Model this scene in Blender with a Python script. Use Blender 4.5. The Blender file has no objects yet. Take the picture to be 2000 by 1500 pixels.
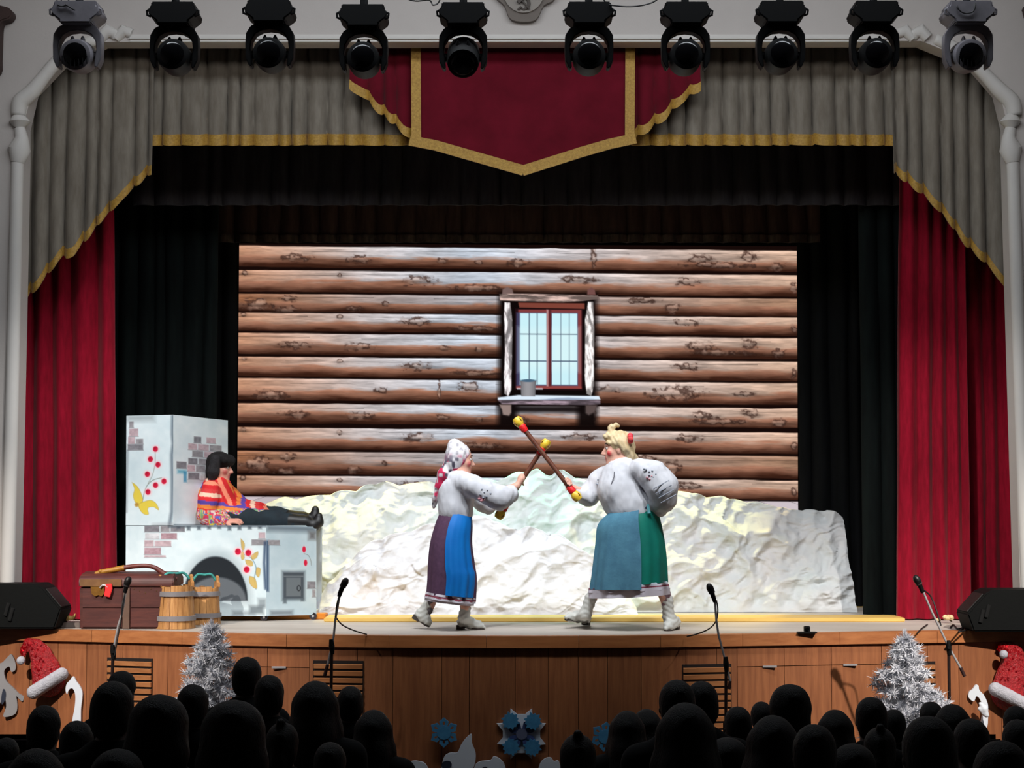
import bpy, math, random
import numpy as np
from mathutils import Vector, Matrix, Euler

# ------------------------------------------------------------------ camera
SC = bpy.context.scene
COL = SC.collection
FPX, CAMZ, PITCH, STZ = 3525.0, 2.15, math.atan(226 / 3525.0), 1.10   # STZ: height of the stage floor
cam_data = bpy.data.cameras.new('camera')
cam_data.sensor_width = 36.0
cam_data.lens = FPX / 2000 * 36.0
cam_data.clip_end = 200
cam = bpy.data.objects.new('camera', cam_data)
cam.location = (0, 0, CAMZ)
cam.rotation_euler = (math.pi / 2 + PITCH, 0, 0)
COL.objects.link(cam)
SC.camera = cam
# ------------------------------------------------------------------ view, world
SC.view_settings.view_transform = 'Standard'
SC.view_settings.look = 'None'
SC.view_settings.gamma = 1.0
SC.view_settings.use_curve_mapping = False
SC.view_settings.exposure = 0.0
w = bpy.data.worlds.new('dark_hall')
SC.world = w
w.use_nodes = True
w.node_tree.nodes['Background'].inputs[0].default_value = (0.6, 0.65, 0.75, 1)
w.node_tree.nodes['Background'].inputs[1].default_value = 0.0
SC.cycles.max_bounces = 6
SC.cycles.diffuse_bounces = 4
SC.cycles.glossy_bounces = 3
SC.cycles.transmission_bounces = 3
SC.cycles.caustics_reflective = False
SC.cycles.caustics_refractive = False
SC.cycles.sample_clamp_indirect = 4.0


# ------------------------------------------------------------------ lights
def spot(name, loc, aim, power, angle, blend=0.6, col=(1, 1, 1), radius=0.12):
    l = bpy.data.lights.new(name, 'SPOT')
    l.energy = power
    l.spot_size = math.radians(angle)
    l.spot_blend = blend
    l.color = col
    l.shadow_soft_size = radius
    o = bpy.data.objects.new(name, l)
    o.location = loc
    o.rotation_euler = (Vector(aim) - Vector(loc)).to_track_quat('-Z', 'Y').to_euler()
    COL.objects.link(o)
    return o


def area(name, loc, aim, power, sx, sy, col=(1, 1, 1)):
    l = bpy.data.lights.new(name, 'AREA')
    l.shape = 'RECTANGLE'
    l.size, l.size_y = sx, sy
    l.energy = power
    l.color = col
    o = bpy.data.objects.new(name, l)
    o.location = loc
    o.rotation_euler = (Vector(aim) - Vector(loc)).to_track_quat('-Z', 'Y').to_euler()
    COL.objects.link(o)
    return o


# first electrics: white wash from the bar above the stage edge
for i, (x, ax, p) in enumerate(((-3.0, -2.3, 700), (-1.3, -0.7, 680), (0.4, 0.4, 600), (2.2, 1.7, 560))):
    spot('stage_wash_spot', (x, 11.6, 6.7), (ax, 16.2, 1.6), p, 47, 0.75, (0.95, 0.98, 1.0), 0.18)
# side front spots from the hall walls, they light the stage front towards both ends
spot('house_spot_left', (-5.3, 8.5, 5.6), (-3.3, 14.4, 0.6), 2700, 34, 0.9, (1.0, 0.92, 0.84), 0.06)
spot('house_spot_right', (5.3, 8.5, 5.6), (3.5, 14.4, 0.6), 3100, 34, 0.9, (1.0, 0.92, 0.84), 0.06)
# coloured back lights on the crest of the snow cloth
for i, (x, c, p) in enumerate(((-1.6, (1.0, 0.86, 0.25), 520), (0.25, (0.3, 1.0, 0.5), 420), (1.5, (1.0, 0.9, 0.3), 480), (3.0, (1.0, 0.72, 0.2), 620))):
    spot('back_light', (x * 1.05, 18.9 if abs(x) > 2.9 else 17.75, 4.55), (x, 17.2, 2.2), p, 48, 0.9, c, 0.1)
# unseen fill strip, added to brighten the arch wall and valance
area('valance_fill', (0, 12.5, 6.25), (0, 15.2, 4.4), 36, 9.5, 0.3, (1.0, 0.95, 0.92))
area('stage_front_fill', (0, 11.3, 7.3), (0, 13.9, 0.6), 170, 7, 0.8, (0.86, 0.93, 1.0))  # added unseen fill, lifts the dark middle of the stage front
spot('curtain_fill_left', (-1.6, 11.7, 6.7), (-3.75, 15.9, 1.9), 620, 27, 0.9, (1.0, 0.97, 0.95), 0.15)  # added unseen fill pair, brightens the lower red curtains
spot('curtain_fill_right', (1.7, 11.7, 6.7), (3.8, 15.9, 1.9), 800, 27, 0.9, (1.0, 0.97, 0.95), 0.15)  # right half of the added curtain fill


# ------------------------------------------------------------------ photo pixel -> world
_c, _s = math.cos(PITCH), math.sin(PITCH)


def ray(px, py):
    a = (px - 1000.0) / FPX
    b = (750.0 - py) / FPX
    return a, _c - b * _s, _s + b * _c


def P(px, py, Y):
    a, dy, dz = ray(px, py)
    t = Y / dy
    return Vector((a * t, Y, CAMZ + dz * t))


def F(px, py, z=STZ):
    a, dy, dz = ray(px, py)
    t = (z - CAMZ) / dz
    return Vector((a * t, dy * t, z))


def lin(c):
    return tuple(((v / 255.0) / 12.92 if v / 255.0 <= 0.04045 else ((v / 255.0 + 0.055) / 1.055) ** 2.4) for v in c)


def nlin(a):
    a = np.clip(a, 0, 255) / 255.0
    return np.where(a <= 0.04045, a / 12.92, ((a + 0.055) / 1.055) ** 2.4)


# ------------------------------------------------------------------ materials
MATS = {}


def mat(name, rgb, rough=0.7, metal=0.0, var=0.0, scale=8.0, stretch=(1, 1, 1), bump=0.0, bscale=None, rgb2=None,
        attr=False, sheen=0.0, spec=0.5, objvar=0.0, emit=None):
    if name in MATS:
        return MATS[name]
    m = bpy.data.materials.new(name)
    m.use_nodes = True
    nt = m.node_tree
    b = nt.nodes['Principled BSDF']
    b.inputs['Roughness'].default_value = rough
    b.inputs['Metallic'].default_value = metal
    b.inputs['Specular IOR Level'].default_value = spec
    if sheen:
        b.inputs['Sheen Weight'].default_value = sheen
        b.inputs['Sheen Roughness'].default_value = 0.4
    c1 = (*lin(rgb), 1)
    tc = nt.nodes.new('ShaderNodeTexCoord')
    mp = nt.nodes.new('ShaderNodeMapping')
    mp.inputs['Scale'].default_value = stretch
    nt.links.new(tc.outputs['Object'], mp.inputs['Vector'])
    nz = nt.nodes.new('ShaderNodeTexNoise')
    nz.inputs['Scale'].default_value = scale
    nz.inputs['Detail'].default_value = 6
    nz.inputs['Roughness'].default_value = 0.6
    nt.links.new(mp.outputs['Vector'], nz.inputs['Vector'])
    src = None
    if attr:
        at = nt.nodes.new('ShaderNodeAttribute')
        at.attribute_name = 'paint'
        src = at.outputs['Color']
    elif var or rgb2:
        rp = nt.nodes.new('ShaderNodeValToRGB')
        k = 1 - var
        c2 = (*lin(rgb2), 1) if rgb2 else (c1[0] * k, c1[1] * k, c1[2] * k, 1)
        rp.color_ramp.elements[0].position = 0.32
        rp.color_ramp.elements[1].position = 0.68
        rp.color_ramp.elements[0].color = c2
        rp.color_ramp.elements[1].color = c1
        nt.links.new(nz.outputs['Fac'], rp.inputs['Fac'])
        src = rp.outputs['Color']
    if objvar:
        oi = nt.nodes.new('ShaderNodeObjectInfo')
        mr = nt.nodes.new('ShaderNodeMapRange')
        mr.inputs['To Min'].default_value = 1 - objvar
        mr.inputs['To Max'].default_value = 1 + objvar * 0.6
        nt.links.new(oi.outputs['Random'], mr.inputs['Value'])
        hs = nt.nodes.new('ShaderNodeHueSaturation')
        nt.links.new(mr.outputs['Result'], hs.inputs['Value'])
        if src:
            nt.links.new(src, hs.inputs['Color'])
        else:
            hs.inputs['Color'].default_value = c1
        src = hs.outputs['Color']
    if src:
        nt.links.new(src, b.inputs['Base Color'])
    else:
        b.inputs['Base Color'].default_value = c1
    if bump:
        n2 = nz
        if bscale:
            n2 = nt.nodes.new('ShaderNodeTexNoise')
            n2.inputs['Scale'].default_value = bscale
            n2.inputs['Detail'].default_value = 4
            nt.links.new(mp.outputs['Vector'], n2.inputs['Vector'])
        bp = nt.nodes.new('ShaderNodeBump')
        bp.inputs['Strength'].default_value = bump
        bp.inputs['Distance'].default_value = 0.02
        nt.links.new(n2.outputs['Fac'], bp.inputs['Height'])
        nt.links.new(bp.outputs['Normal'], b.inputs['Normal'])
    MATS[name] = m
    return m


def screen_mat():
    m = bpy.data.materials.new('led_picture')
    m.use_nodes = True
    nt = m.node_tree
    nt.nodes.remove(nt.nodes['Principled BSDF'])
    e = nt.nodes.new('ShaderNodeEmission')
    at = nt.nodes.new('ShaderNodeAttribute')
    at.attribute_name = 'paint'
    nt.links.new(at.outputs['Color'], e.inputs['Color'])
    nt.links.new(e.outputs['Emission'], nt.nodes['Material Output'].inputs['Surface'])
    return m


# ------------------------------------------------------------------ objects
ORIG = {}


def tag(o, label=None, cat=None, group=None, kind=None):
    if label: o['label'] = label
    if cat: o['category'] = cat
    if group: o['group'] = group
    if kind: o['kind'] = kind
    return o


def thing(name, loc, label=None, cat=None, group=None, kind=None):
    o = bpy.data.objects.new(name, None)
    o.empty_display_size = 0.1
    o.location = loc
    COL.objects.link(o)
    ORIG[o.name] = Vector(loc)
    return tag(o, label, cat, group, kind)


def mesh_obj(name, V, Fc, m, parent=None, smooth=True, paint=None, origin=None):
    """links one mesh object; V in world coordinates"""
    V = np.asarray(V, dtype=float).reshape(-1, 3)
    org = ORIG[parent.name] if parent is not None else Vector(origin if origin is not None else (0, 0, 0))
    V = V - np.array(org)
    me = bpy.data.meshes.new(name)
    if isinstance(Fc, np.ndarray):
        Fc = Fc.tolist()
    me.from_pydata(V.tolist(), [], Fc)
    me.update()
    if smooth is True:
        me.shade_smooth()
    elif smooth:
        me.shade_smooth()
        me.set_sharp_from_angle(angle=math.radians(smooth))
    if paint is not None:
        ca = me.color_attributes.new('paint', 'FLOAT_COLOR', 'POINT')
        buf = np.ones((len(V), 4), dtype=np.float32)
        buf[:, :3] = paint
        ca.data.foreach_set('color', buf.ravel())
    me.materials.append(m)
    o = bpy.data.objects.new(name, me)
    COL.objects.link(o)
    if parent is not None:
        o.parent = parent
    else:
        o.location = org
    ORIG[o.name] = org
    return o


def copy_tree(o, parent=None):
    c = o.copy()
    COL.objects.link(c)
    if parent is not None:
        c.parent = parent
    for ch in list(o.children):
        copy_tree(ch, c)
    return c


class MB:
    """collects simple shapes into ONE mesh"""
    def __init__(self):
        self.v, self.f = [], []

    def add(self, V, Fc):
        n = len(self.v)
        self.v += [tuple(x) for x in V]
        self.f += [tuple(i + n for i in f) for f in Fc]
        return self

    def box(self, c, s, rot=None, taper=1.0):
        hx, hy, hz = s[0] / 2, s[1] / 2, s[2] / 2
        pts = [(-hx, -hy, -hz), (hx, -hy, -hz), (hx, hy, -hz), (-hx, hy, -hz),
               (-hx * taper, -hy * taper, hz), (hx * taper, -hy * taper, hz), (hx * taper, hy * taper, hz), (-hx * taper, hy * taper, hz)]
        R = Euler(rot).to_matrix() if rot is not None and not isinstance(rot, Matrix) else rot
        V = [(R @ Vector(p) if R else Vector(p)) + Vector(c) for p in pts]
        return self.add(V, [(0, 3, 2, 1), (4, 5, 6, 7), (0, 1, 5, 4), (1, 2, 6, 5), (2, 3, 7, 6), (3, 0, 4, 7)])

    def bbox(self, x0, x1, y0, y1, z0, z1):
        return self.box(((x0 + x1) / 2, (y0 + y1) / 2, (z0 + z1) / 2), (x1 - x0, y1 - y0, z1 - z0))

    def hexa(self, b, t):
        """8-corner block: four bottom and four top corners"""
        return self.add(list(b) + list(t), [(0, 3, 2, 1), (4, 5, 6, 7), (0, 1, 5, 4), (1, 2, 6, 5), (2, 3, 7, 6), (3, 0, 4, 7)])

    def tube(self, pts, rad, n=10, caps=True, flat=1.0):
        pts = [Vector(p) for p in pts]
        m = len(pts)
        if not hasattr(rad, '__len__'):
            rad = [rad] * m
        V, prev = [], None
        for i in range(m):
            d = (pts[min(i + 1, m - 1)] - pts[max(i - 1, 0)]).normalized()
            if prev is None:
                a = d.orthogonal().normalized()
            else:
                a = (prev - d * prev.dot(d)).normalized()
            prev = a
            b = d.cross(a)
            for k in range(n):
                t = 2 * math.pi * k / n
                V.append(pts[i] + a * (math.cos(t) * rad[i]) + b * (math.sin(t) * rad[i] * flat))
        Fc = [(i * n + k, i * n + (k + 1) % n, (i + 1) * n + (k + 1) % n, (i + 1) * n + k) for i in range(m - 1) for k in range(n)]
        if caps:
            Fc.append(tuple(range(n - 1, -1, -1)))
            Fc.append(tuple((m - 1) * n + k for k in range(n)))
        return self.add(V, Fc)

    def cyl(self, a, b, r0, r1=None, n=16):
        return self.tube([a, b], [r0, r0 if r1 is None else r1], n)

    def lathe(self, base, axis, prof, n=24, caps=True):
        """prof: list of (distance along axis, radius)"""
        ax = Vector(axis).normalized()
        a = ax.orthogonal().normalized()
        b = ax.cross(a)
        V = []
        for h, r in prof:
            for k in range(n):
                t = 2 * math.pi * k / n
                V.append(Vector(base) + ax * h + a * (r * math.cos(t)) + b * (r * math.sin(t)))
        m = len(prof)
        Fc = [(i * n + k, i * n + (k + 1) % n, (i + 1) * n + (k + 1) % n, (i + 1) * n + k) for i in range(m - 1) for k in range(n)]
        if caps:
            Fc += [tuple(range(n - 1, -1, -1)), tuple((m - 1) * n + k for k in range(n))]
        return self.add(V, Fc)

    def ball(self, c, r, n=12, m=8):
        if not hasattr(r, '__len__'):
            r = (r, r, r)
        V = [(c[0], c[1], c[2] - r[2])]
        for j in range(1, m):
            ph = -math.pi / 2 + math.pi * j / m
            for k in range(n):
                t = 2 * math.pi * k / n
                V.append((c[0] + r[0] * math.cos(ph) * math.cos(t), c[1] + r[1] * math.cos(ph) * math.sin(t), c[2] + r[2] * math.sin(ph)))
        V.append((c[0], c[1], c[2] + r[2]))
        Fc = [(0, 1 + (k + 1) % n, 1 + k) for k in range(n)]
        for j in range(m - 2):
            for k in range(n):
                a = 1 + j * n
                Fc.append((a + k, a + (k + 1) % n, a + n + (k + 1) % n, a + n + k))
        L = len(V) - 1
        a = 1 + (m - 2) * n
        Fc += [(a + k, a + (k + 1) % n, L) for k in range(n)]
        return self.add(V, Fc)

    def prism(self, pts, off):
        """closed outline pts (3D, planar) pushed along off"""
        n = len(pts)
        off = Vector(off)
        V = [Vector(p) for p in pts] + [Vector(p) + off for p in pts]
        Fc = [tuple(range(n - 1, -1, -1)), tuple(range(n, 2 * n))] + [(k, (k + 1) % n, n + (k + 1) % n, n + k) for k in range(n)]
        return self.add(V, Fc)

    def ring(self, outer, inner, off):
        n = len(outer)
        off = Vector(off)
        V = [Vector(p) for p in outer] + [Vector(p) for p in inner] + [Vector(p) + off for p in outer] + [Vector(p) + off for p in inner]
        Fc = []
        for k in range(n):
            j = (k + 1) % n
            Fc += [(k, n + k, n + j, j), (2 * n + k, 2 * n + j, 3 * n + j, 3 * n + k), (k, j, 2 * n + j, 2 * n + k), (n + j, n + k, 3 * n + k, 3 * n + j)]
        return self.add(V, Fc)

    def obj(self, name, m, parent=None, smooth=40, origin=None, bevel=0.0):
        o = mesh_obj(name, self.v, self.f, m, parent, smooth, None, origin)
        if bevel:
            import bmesh
            bm = bmesh.new()
            bm.from_mesh(o.data)
            bmesh.ops.recalc_face_normals(bm, faces=bm.faces)
            es = [e for e in bm.edges if len(e.link_faces) == 2 and e.calc_face_angle(0) > 0.6]
            bmesh.ops.bevel(bm, geom=es, offset=bevel, segments=2, affect='EDGES', clamp_overlap=True)
            bm.to_mesh(o.data)
            bm.free()
            if smooth:
                o.data.shade_smooth()
                o.data.set_sharp_from_angle(angle=math.radians(50))
        return o


def crom(pts, n=6, closed=True):
    """smooth curve through the points (any dimension)"""
    Q = [np.array(p, float) for p in pts]
    m = len(Q)
    out = []
    for i in range(m if closed else m - 1):
        p0, p1, p2, p3 = ((Q[(i - 1) % m], Q[i], Q[(i + 1) % m], Q[(i + 2) % m]) if closed else
                          (Q[max(i - 1, 0)], Q[i], Q[i + 1], Q[min(i + 2, m - 1)]))
        for k in range(n):
            t = k / n
            out.append(0.5 * ((2 * p1) + (-p0 + p2) * t + (2 * p0 - 5 * p1 + 4 * p2 - p3) * t * t + (-p0 + 3 * p1 - 3 * p2 + p3) * t ** 3))
    if not closed:
        out.append(Q[-1])
    return out


# ------------------------------------------------------------------ noise on arrays
def _hash(ix, iy, iz, seed):
    h = (ix.astype(np.int64) * 374761393 + iy.astype(np.int64) * 668265263 + iz.astype(np.int64) * 1274126177 + seed * 974711) & 0xFFFFFFFF
    h = ((h ^ (h >> 13)) * 1274126177) & 0xFFFFFFFF
    h = h ^ (h >> 16)
    return (h & 0xFFFF) / 65535.0


def vn(x, y, z=0.0, seed=0):
    x, y, z = np.broadcast_arrays(np.asarray(x, float), np.asarray(y, float), np.asarray(z, float))
    ix, iy, iz = np.floor(x), np.floor(y), np.floor(z)
    fx, fy, fz = x - ix, y - iy, z - iz
    ux, uy, uz = [t * t * t * (t * (t * 6 - 15) + 10) for t in (fx, fy, fz)]
    r = 0
    for dx in (0, 1):
        for dy in (0, 1):
            for dz in (0, 1):
                wgt = (ux if dx else 1 - ux) * (uy if dy else 1 - uy) * (uz if dz else 1 - uz)
                r = r + wgt * _hash(ix + dx, iy + dy, iz + dz, seed)
    return r


def fbm(x, y, z=0.0, seed=0, o=4):
    r, a, s = 0, 0.5, 0
    for i in range(o):
        r = r + a * vn(x * 2 ** i, y * 2 ** i, np.asarray(z) * 2 ** i, seed + i * 17)
        s += a
        a *= 0.5
    return r / s


def worley(x, y, seed=0):
    """distance to the nearest of scattered points: creased, faceted"""
    ix, iy = np.floor(x), np.floor(y)
    d1 = np.full(x.shape, 9.0)
    for dx in (-1, 0, 1):
        for dy in (-1, 0, 1):
            cx, cy = ix + dx, iy + dy
            px = cx + _hash(cx, cy, 0 * cx, seed)
            py = cy + _hash(cx, cy, 0 * cx + 1, seed)
            tilt = (_hash(cx, cy, 0 * cx + 2, seed) - .5) * 1.2
            tilt2 = (_hash(cx, cy, 0 * cx + 3, seed) - .5) * 1.2
            d1 = np.minimum(d1, np.sqrt((x - px) ** 2 + (y - py) ** 2) + tilt * (x - px) + tilt2 * (y - py))
    return d1


# ------------------------------------------------------------------ painting flat pictures (canvas in photo pixels)
class Canvas:
    def __init__(self, x0, y0, x1, y1, nx, ny, base):
        self.X, self.Y = np.meshgrid(np.linspace(x0, x1, nx), np.linspace(y0, y1, ny))
        self.C = np.zeros((ny, nx, 3)) + np.array(base, float)

    def mix(self, a, col):
        a = np.clip(a, 0, 1)[..., None]
        self.C = self.C * (1 - a) + np.asarray(col, float) * a

    def rect(self, x0, y0, x1, y1, col, soft=1.0, al=1.0):
        d = np.maximum(np.maximum(x0 - self.X, self.X - x1), np.maximum(y0 - self.Y, self.Y - y1))
        self.mix(al * np.clip(0.5 - d / soft, 0, 1), col)

    def ell(self, cx, cy, rx, ry, col, soft=1.0, al=1.0):
        d = (np.sqrt(((self.X - cx) / rx) ** 2 + ((self.Y - cy) / ry) ** 2) - 1) * min(rx, ry)
        self.mix(al * np.clip(0.5 - d / soft, 0, 1), col)

    def sd_poly(self, pts):
        pts = np.array(pts, float)
        d = np.full(self.X.shape, 1e9)
        ins = np.zeros(self.X.shape, bool)
        n = len(pts)
        for i in range(n):
            a, b = pts[i], pts[(i + 1) % n]
            e = b - a
            wx, wy = self.X - a[0], self.Y - a[1]
            t = np.clip((wx * e[0] + wy * e[1]) / max(e @ e, 1e-9), 0, 1)
            d = np.minimum(d, np.hypot(wx - t * e[0], wy - t * e[1]))
            c = (a[1] > self.Y) != (b[1] > self.Y)
            if a[1] != b[1]:
                ins ^= c & (self.X < (b[0] - a[0]) * (self.Y - a[1]) / (b[1] - a[1]) + a[0])
        return np.where(ins, -d, d)

    def poly(self, pts, col, soft=1.0, al=1.0):
        self.mix(al * np.clip(0.5 - self.sd_poly(pts) / soft, 0, 1), col)

    def line(self, pts, wd, col, soft=1.0, al=1.0):
        d = np.full(self.X.shape, 1e9)
        for a, b in zip(pts[:-1], pts[1:]):
            ex, ey = b[0] - a[0], b[1] - a[1]
            wx, wy = self.X - a[0], self.Y - a[1]
            t = np.clip((wx * ex + wy * ey) / max(ex * ex + ey * ey, 1e-9), 0, 1)
            d = np.minimum(d, np.hypot(wx - t * ex, wy - t * ey))
        self.mix(al * np.clip(0.5 - (d - wd / 2) / soft, 0, 1), col)


def grid_faces(ny, nx):
    i = np.arange((ny - 1) * (nx - 1))
    r, c = i // (nx - 1), i % (nx - 1)
    a = r * nx + c
    return np.stack([a, a + nx, a + nx + 1, a + 1], 1)


# ------------------------------------------------------------------ bodies: blended rounded shapes -> one surface
class Blob:
    def __init__(self):
        self.p = []

    def cap(self, a, b, ra, rb=None, k=0.02):
        self.p.append(('c', np.array(a, float), np.array(b, float), float(ra), float(ra if rb is None else rb), k))
        return self

    def chain(self, pts, rad, k=0.02):
        for i in range(len(pts) - 1):
            self.cap(pts[i], pts[i + 1], rad[i], rad[i + 1], k)
        return self

    def ell(self, c, r, R=None, k=0.02):
        self.p.append(('e', np.array(c, float), np.array(r, float), np.eye(3) if R is None else np.array(R, float), 0, k))
        return self

    def cut(self, c, r, R=None, k=0.02):
        self.p.append(('x', np.array(c, float), np.array(r, float), np.eye(3) if R is None else np.array(R, float), 0, k))
        return self

    def mesh(self, res, disp=None):
        los, his = [], []
        for q in self.p:
            if q[0] == 'c':
                lo = np.minimum(q[1] - q[3], q[2] - q[4]); hi = np.maximum(q[1] + q[3], q[2] + q[4])
            elif q[0] == 'e':
                lo = q[1] - max(q[2]); hi = q[1] + max(q[2])
            else:
                continue
            los.append(lo); his.append(hi)
        lo = np.min(los, 0) - 3 * res
        hi = np.max(his, 0) + 3 * res
        n = np.ceil((hi - lo) / res).astype(int) + 1
        ax = [lo[i] + res * np.arange(n[i]) for i in range(3)]
        D = np.full(n, 1.0)
        for q in self.p:
            k = q[5]
            if q[0] == 'c':
                a = np.minimum(q[1] - q[3], q[2] - q[4]); b = np.maximum(q[1] + q[3], q[2] + q[4])
            else:
                a = q[1] - max(q[2]); b = q[1] + max(q[2])
            mg = 3 * res + 1.5 * k
            i0 = np.clip(np.floor((a - mg - lo) / res).astype(int), 0, n)
            i1 = np.clip(np.ceil((b + mg - lo) / res).astype(int) + 1, 0, n)
            if np.any(i1 <= i0):
                continue
            sl = tuple(slice(i0[i], i1[i]) for i in range(3))
            X, Y, Z = np.meshgrid(ax[0][sl[0]], ax[1][sl[1]], ax[2][sl[2]], indexing='ij')
            if q[0] == 'c':
                ba = q[2] - q[1]
                wx, wy, wz = X - q[1][0], Y - q[1][1], Z - q[1][2]
                t = np.clip((wx * ba[0] + wy * ba[1] + wz * ba[2]) / max(ba @ ba, 1e-12), 0, 1)
                d = np.sqrt((wx - t * ba[0]) ** 2 + (wy - t * ba[1]) ** 2 + (wz - t * ba[2]) ** 2) - (q[3] + t * (q[4] - q[3]))
            else:
                w = np.stack([X - q[1][0], Y - q[1][1], Z - q[1][2]], -1) @ q[3]
                k0 = np.sqrt(((w / q[2]) ** 2).sum(-1))
                k1 = np.sqrt(((w / q[2] ** 2) ** 2).sum(-1)) + 1e-9
                d = np.where(k0 < 1e-6, -min(q[2]), k0 * (k0 - 1) / k1)
            cur = D[sl]
            if q[0] == 'x':
                h = np.clip(0.5 - 0.5 * (cur + d) / k, 0, 1)
                D[sl] = cur * (1 - h) - d * h + k * h * (1 - h)
            else:
                h = np.clip(0.5 + 0.5 * (cur - d) / k, 0, 1)
                D[sl] = cur * (1 - h) + d * h - k * h * (1 - h)
        # surface nets
        S = D < 0
        cs = np.zeros(tuple(n - 1), int)
        for dx in (0, 1):
            for dy in (0, 1):
                for dz in (0, 1):
                    cs += S[dx:n[0] - 1 + dx, dy:n[1] - 1 + dy, dz:n[2] - 1 + dz]
        act = (cs > 0) & (cs < 8)
        idx = np.argwhere(act)
        vid = np.full(act.shape, -1)
        vid[act] = np.arange(len(idx))
        acc = np.zeros((len(idx), 3)); cnt = np.zeros(len(idx))
        cor = [(a, b, c) for a in (0, 1) for b in (0, 1) for c in (0, 1)]
        for a in cor:
            for d in range(3):
                if a[d] == 1:
                    continue
                b = list(a); b[d] = 1
                da = D[idx[:, 0] + a[0], idx[:, 1] + a[1], idx[:, 2] + a[2]]
                db = D[idx[:, 0] + b[0], idx[:, 1] + b[1], idx[:, 2] + b[2]]
                cr = (da < 0) != (db < 0)
                t = np.where(cr, da / np.where(da == db, 1, da - db), 0)
                pt = np.tile(np.array(a, float), (len(idx), 1)); pt[:, d] = t
                acc[cr] += pt[cr]; cnt[cr] += 1
        V = lo + res * (idx + acc / cnt[:, None])
        quads = []
        for d in range(3):
            o1, o2 = (d + 1) % 3, (d + 2) % 3
            a = np.take(S, range(n[d] - 1), d); b = np.take(S, range(1, n[d]), d)
            e = np.argwhere(a != b)
            e = e[(e[:, o1] > 0) & (e[:, o2] > 0) & (e[:, o1] < n[o1] - 1) & (e[:, o2] < n[o2] - 1)]
            q = []
            for s1, s2 in ((-1, -1), (0, -1), (0, 0), (-1, 0)):
                c = e.copy(); c[:, o1] += s1; c[:, o2] += s2
                q.append(vid[c[:, 0], c[:, 1], c[:, 2]])
            q = np.stack(q, 1)
            ins = S[e[:, 0], e[:, 1], e[:, 2]]
            q[~ins] = q[~ins][:, ::-1]
            quads.append(q)
        Q = np.concatenate(quads)
        # light relax
        for _ in range(2):
            s = np.zeros_like(V); c = np.zeros(len(V))
            for k in range(4):
                np.add.at(s, Q[:, k], V[Q[:, (k + 1) % 4]]); np.add.at(c, Q[:, k], 1)
                np.add.at(s, Q[:, k], V[Q[:, (k - 1) % 4]]); np.add.at(c, Q[:, k], 1)
            V = 0.55 * V + 0.45 * s / np.maximum(c, 1)[:, None]
        if disp is not None:
            nr = np.zeros_like(V)
            fn = np.cross(V[Q[:, 2]] - V[Q[:, 0]], V[Q[:, 3]] - V[Q[:, 1]])
            for k in range(4):
                np.add.at(nr, Q[:, k], fn)
            nr /= np.linalg.norm(nr, axis=1)[:, None] + 1e-12
            V = V + nr * np.asarray(disp(V))[:, None]
        return V, Q

    def obj(self, name, res, m, parent=None, disp=None, paint=None, origin=None):
        V, Q = self.mesh(res, disp)
        pc = paint(V) if paint else None
        return mesh_obj(name, V, Q, m, parent, True, pc, origin)
# ================================================================== materials used in several places
rng = random.Random(7)
M_WALL = mat('wall_plaster', (190, 184, 180), 0.85, var=0.05, scale=3, bump=0.05, bscale=60)
M_TRIM = mat('white_moulding', (205, 202, 198), 0.7, var=0.04, scale=5)
M_BLACK = mat('black_plastic', (9, 9, 10), 0.6, var=0.2, scale=20, spec=0.2)
M_RUB = mat('black_rubber', (10, 10, 10), 0.8)
M_CHROME = mat('chrome', (206, 204, 206), 0.3, metal=0.5)
M_WOODF = mat('stage_veneer', (164, 102, 62), 0.5, rgb2=(136, 80, 47), scale=5, stretch=(7, 7, 0.5), bump=0.04, objvar=0.16)
M_NOSE = mat('stage_nosing', (186, 118, 68), 0.5, rgb2=(160, 94, 50), scale=5, stretch=(0.5, 5, 5), objvar=0.08)
M_SLAT = mat('vent_slat_wood', (196, 132, 84), 0.5, rgb2=(170, 108, 64), scale=5, stretch=(0.5, 6, 6), objvar=0.06)
M_DARK = mat('dark_gap', (20, 9, 6), 0.9)
M_GOLD = mat('gold_braid', (196, 156, 66), 0.5, rgb2=(160, 118, 40), scale=60, bump=0.3, bscale=180, sheen=0.2)
M_GREYV = mat('grey_velvet', (140, 133, 122), 0.95, rgb2=(118, 110, 99), scale=7, stretch=(3, 3, 0.6), bump=0.06, bscale=120, sheen=0.15, spec=0.15)
M_REDV = mat('red_velvet', (150, 14, 40), 0.95, rgb2=(124, 9, 30), scale=9, stretch=(4, 4, 0.7), sheen=0.1, spec=0.15)
M_PELM = mat('crimson_velvet', (108, 18, 36), 0.95, rgb2=(90, 13, 28), scale=4, sheen=0.2, spec=0.15)
M_BLKV = mat('black_drape', (21, 22, 24), 0.95, rgb2=(15, 16, 17), scale=6, stretch=(3, 3, 0.5), spec=0.1)
M_GRNV = mat('greenish_black_drape', (17, 23, 22), 0.95, rgb2=(12, 15, 15), scale=6, stretch=(3, 3, 0.5), spec=0.1)
M_BRNV = mat('brown_black_drape', (84, 64, 60), 0.95, rgb2=(60, 46, 44), scale=6, stretch=(3, 3, 0.5), spec=0.1)
M_BORD = mat('charcoal_drape', (70, 68, 71), 0.95, rgb2=(52, 50, 53), scale=6, stretch=(3, 3, 0.5), spec=0.1)

# ================================================================== hall shell
def struct(name, mb, m, smooth=False, parent=None):
    o = mb.obj(name, m, parent, smooth)
    if parent is None:
        o['kind'] = 'structure'
    return o


HALLX, CEIL, BACKY = 7.0, 7.6, 21.5


def zfl(Y):
    return max(0.0, (10.8 - Y) * 0.058)


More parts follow.
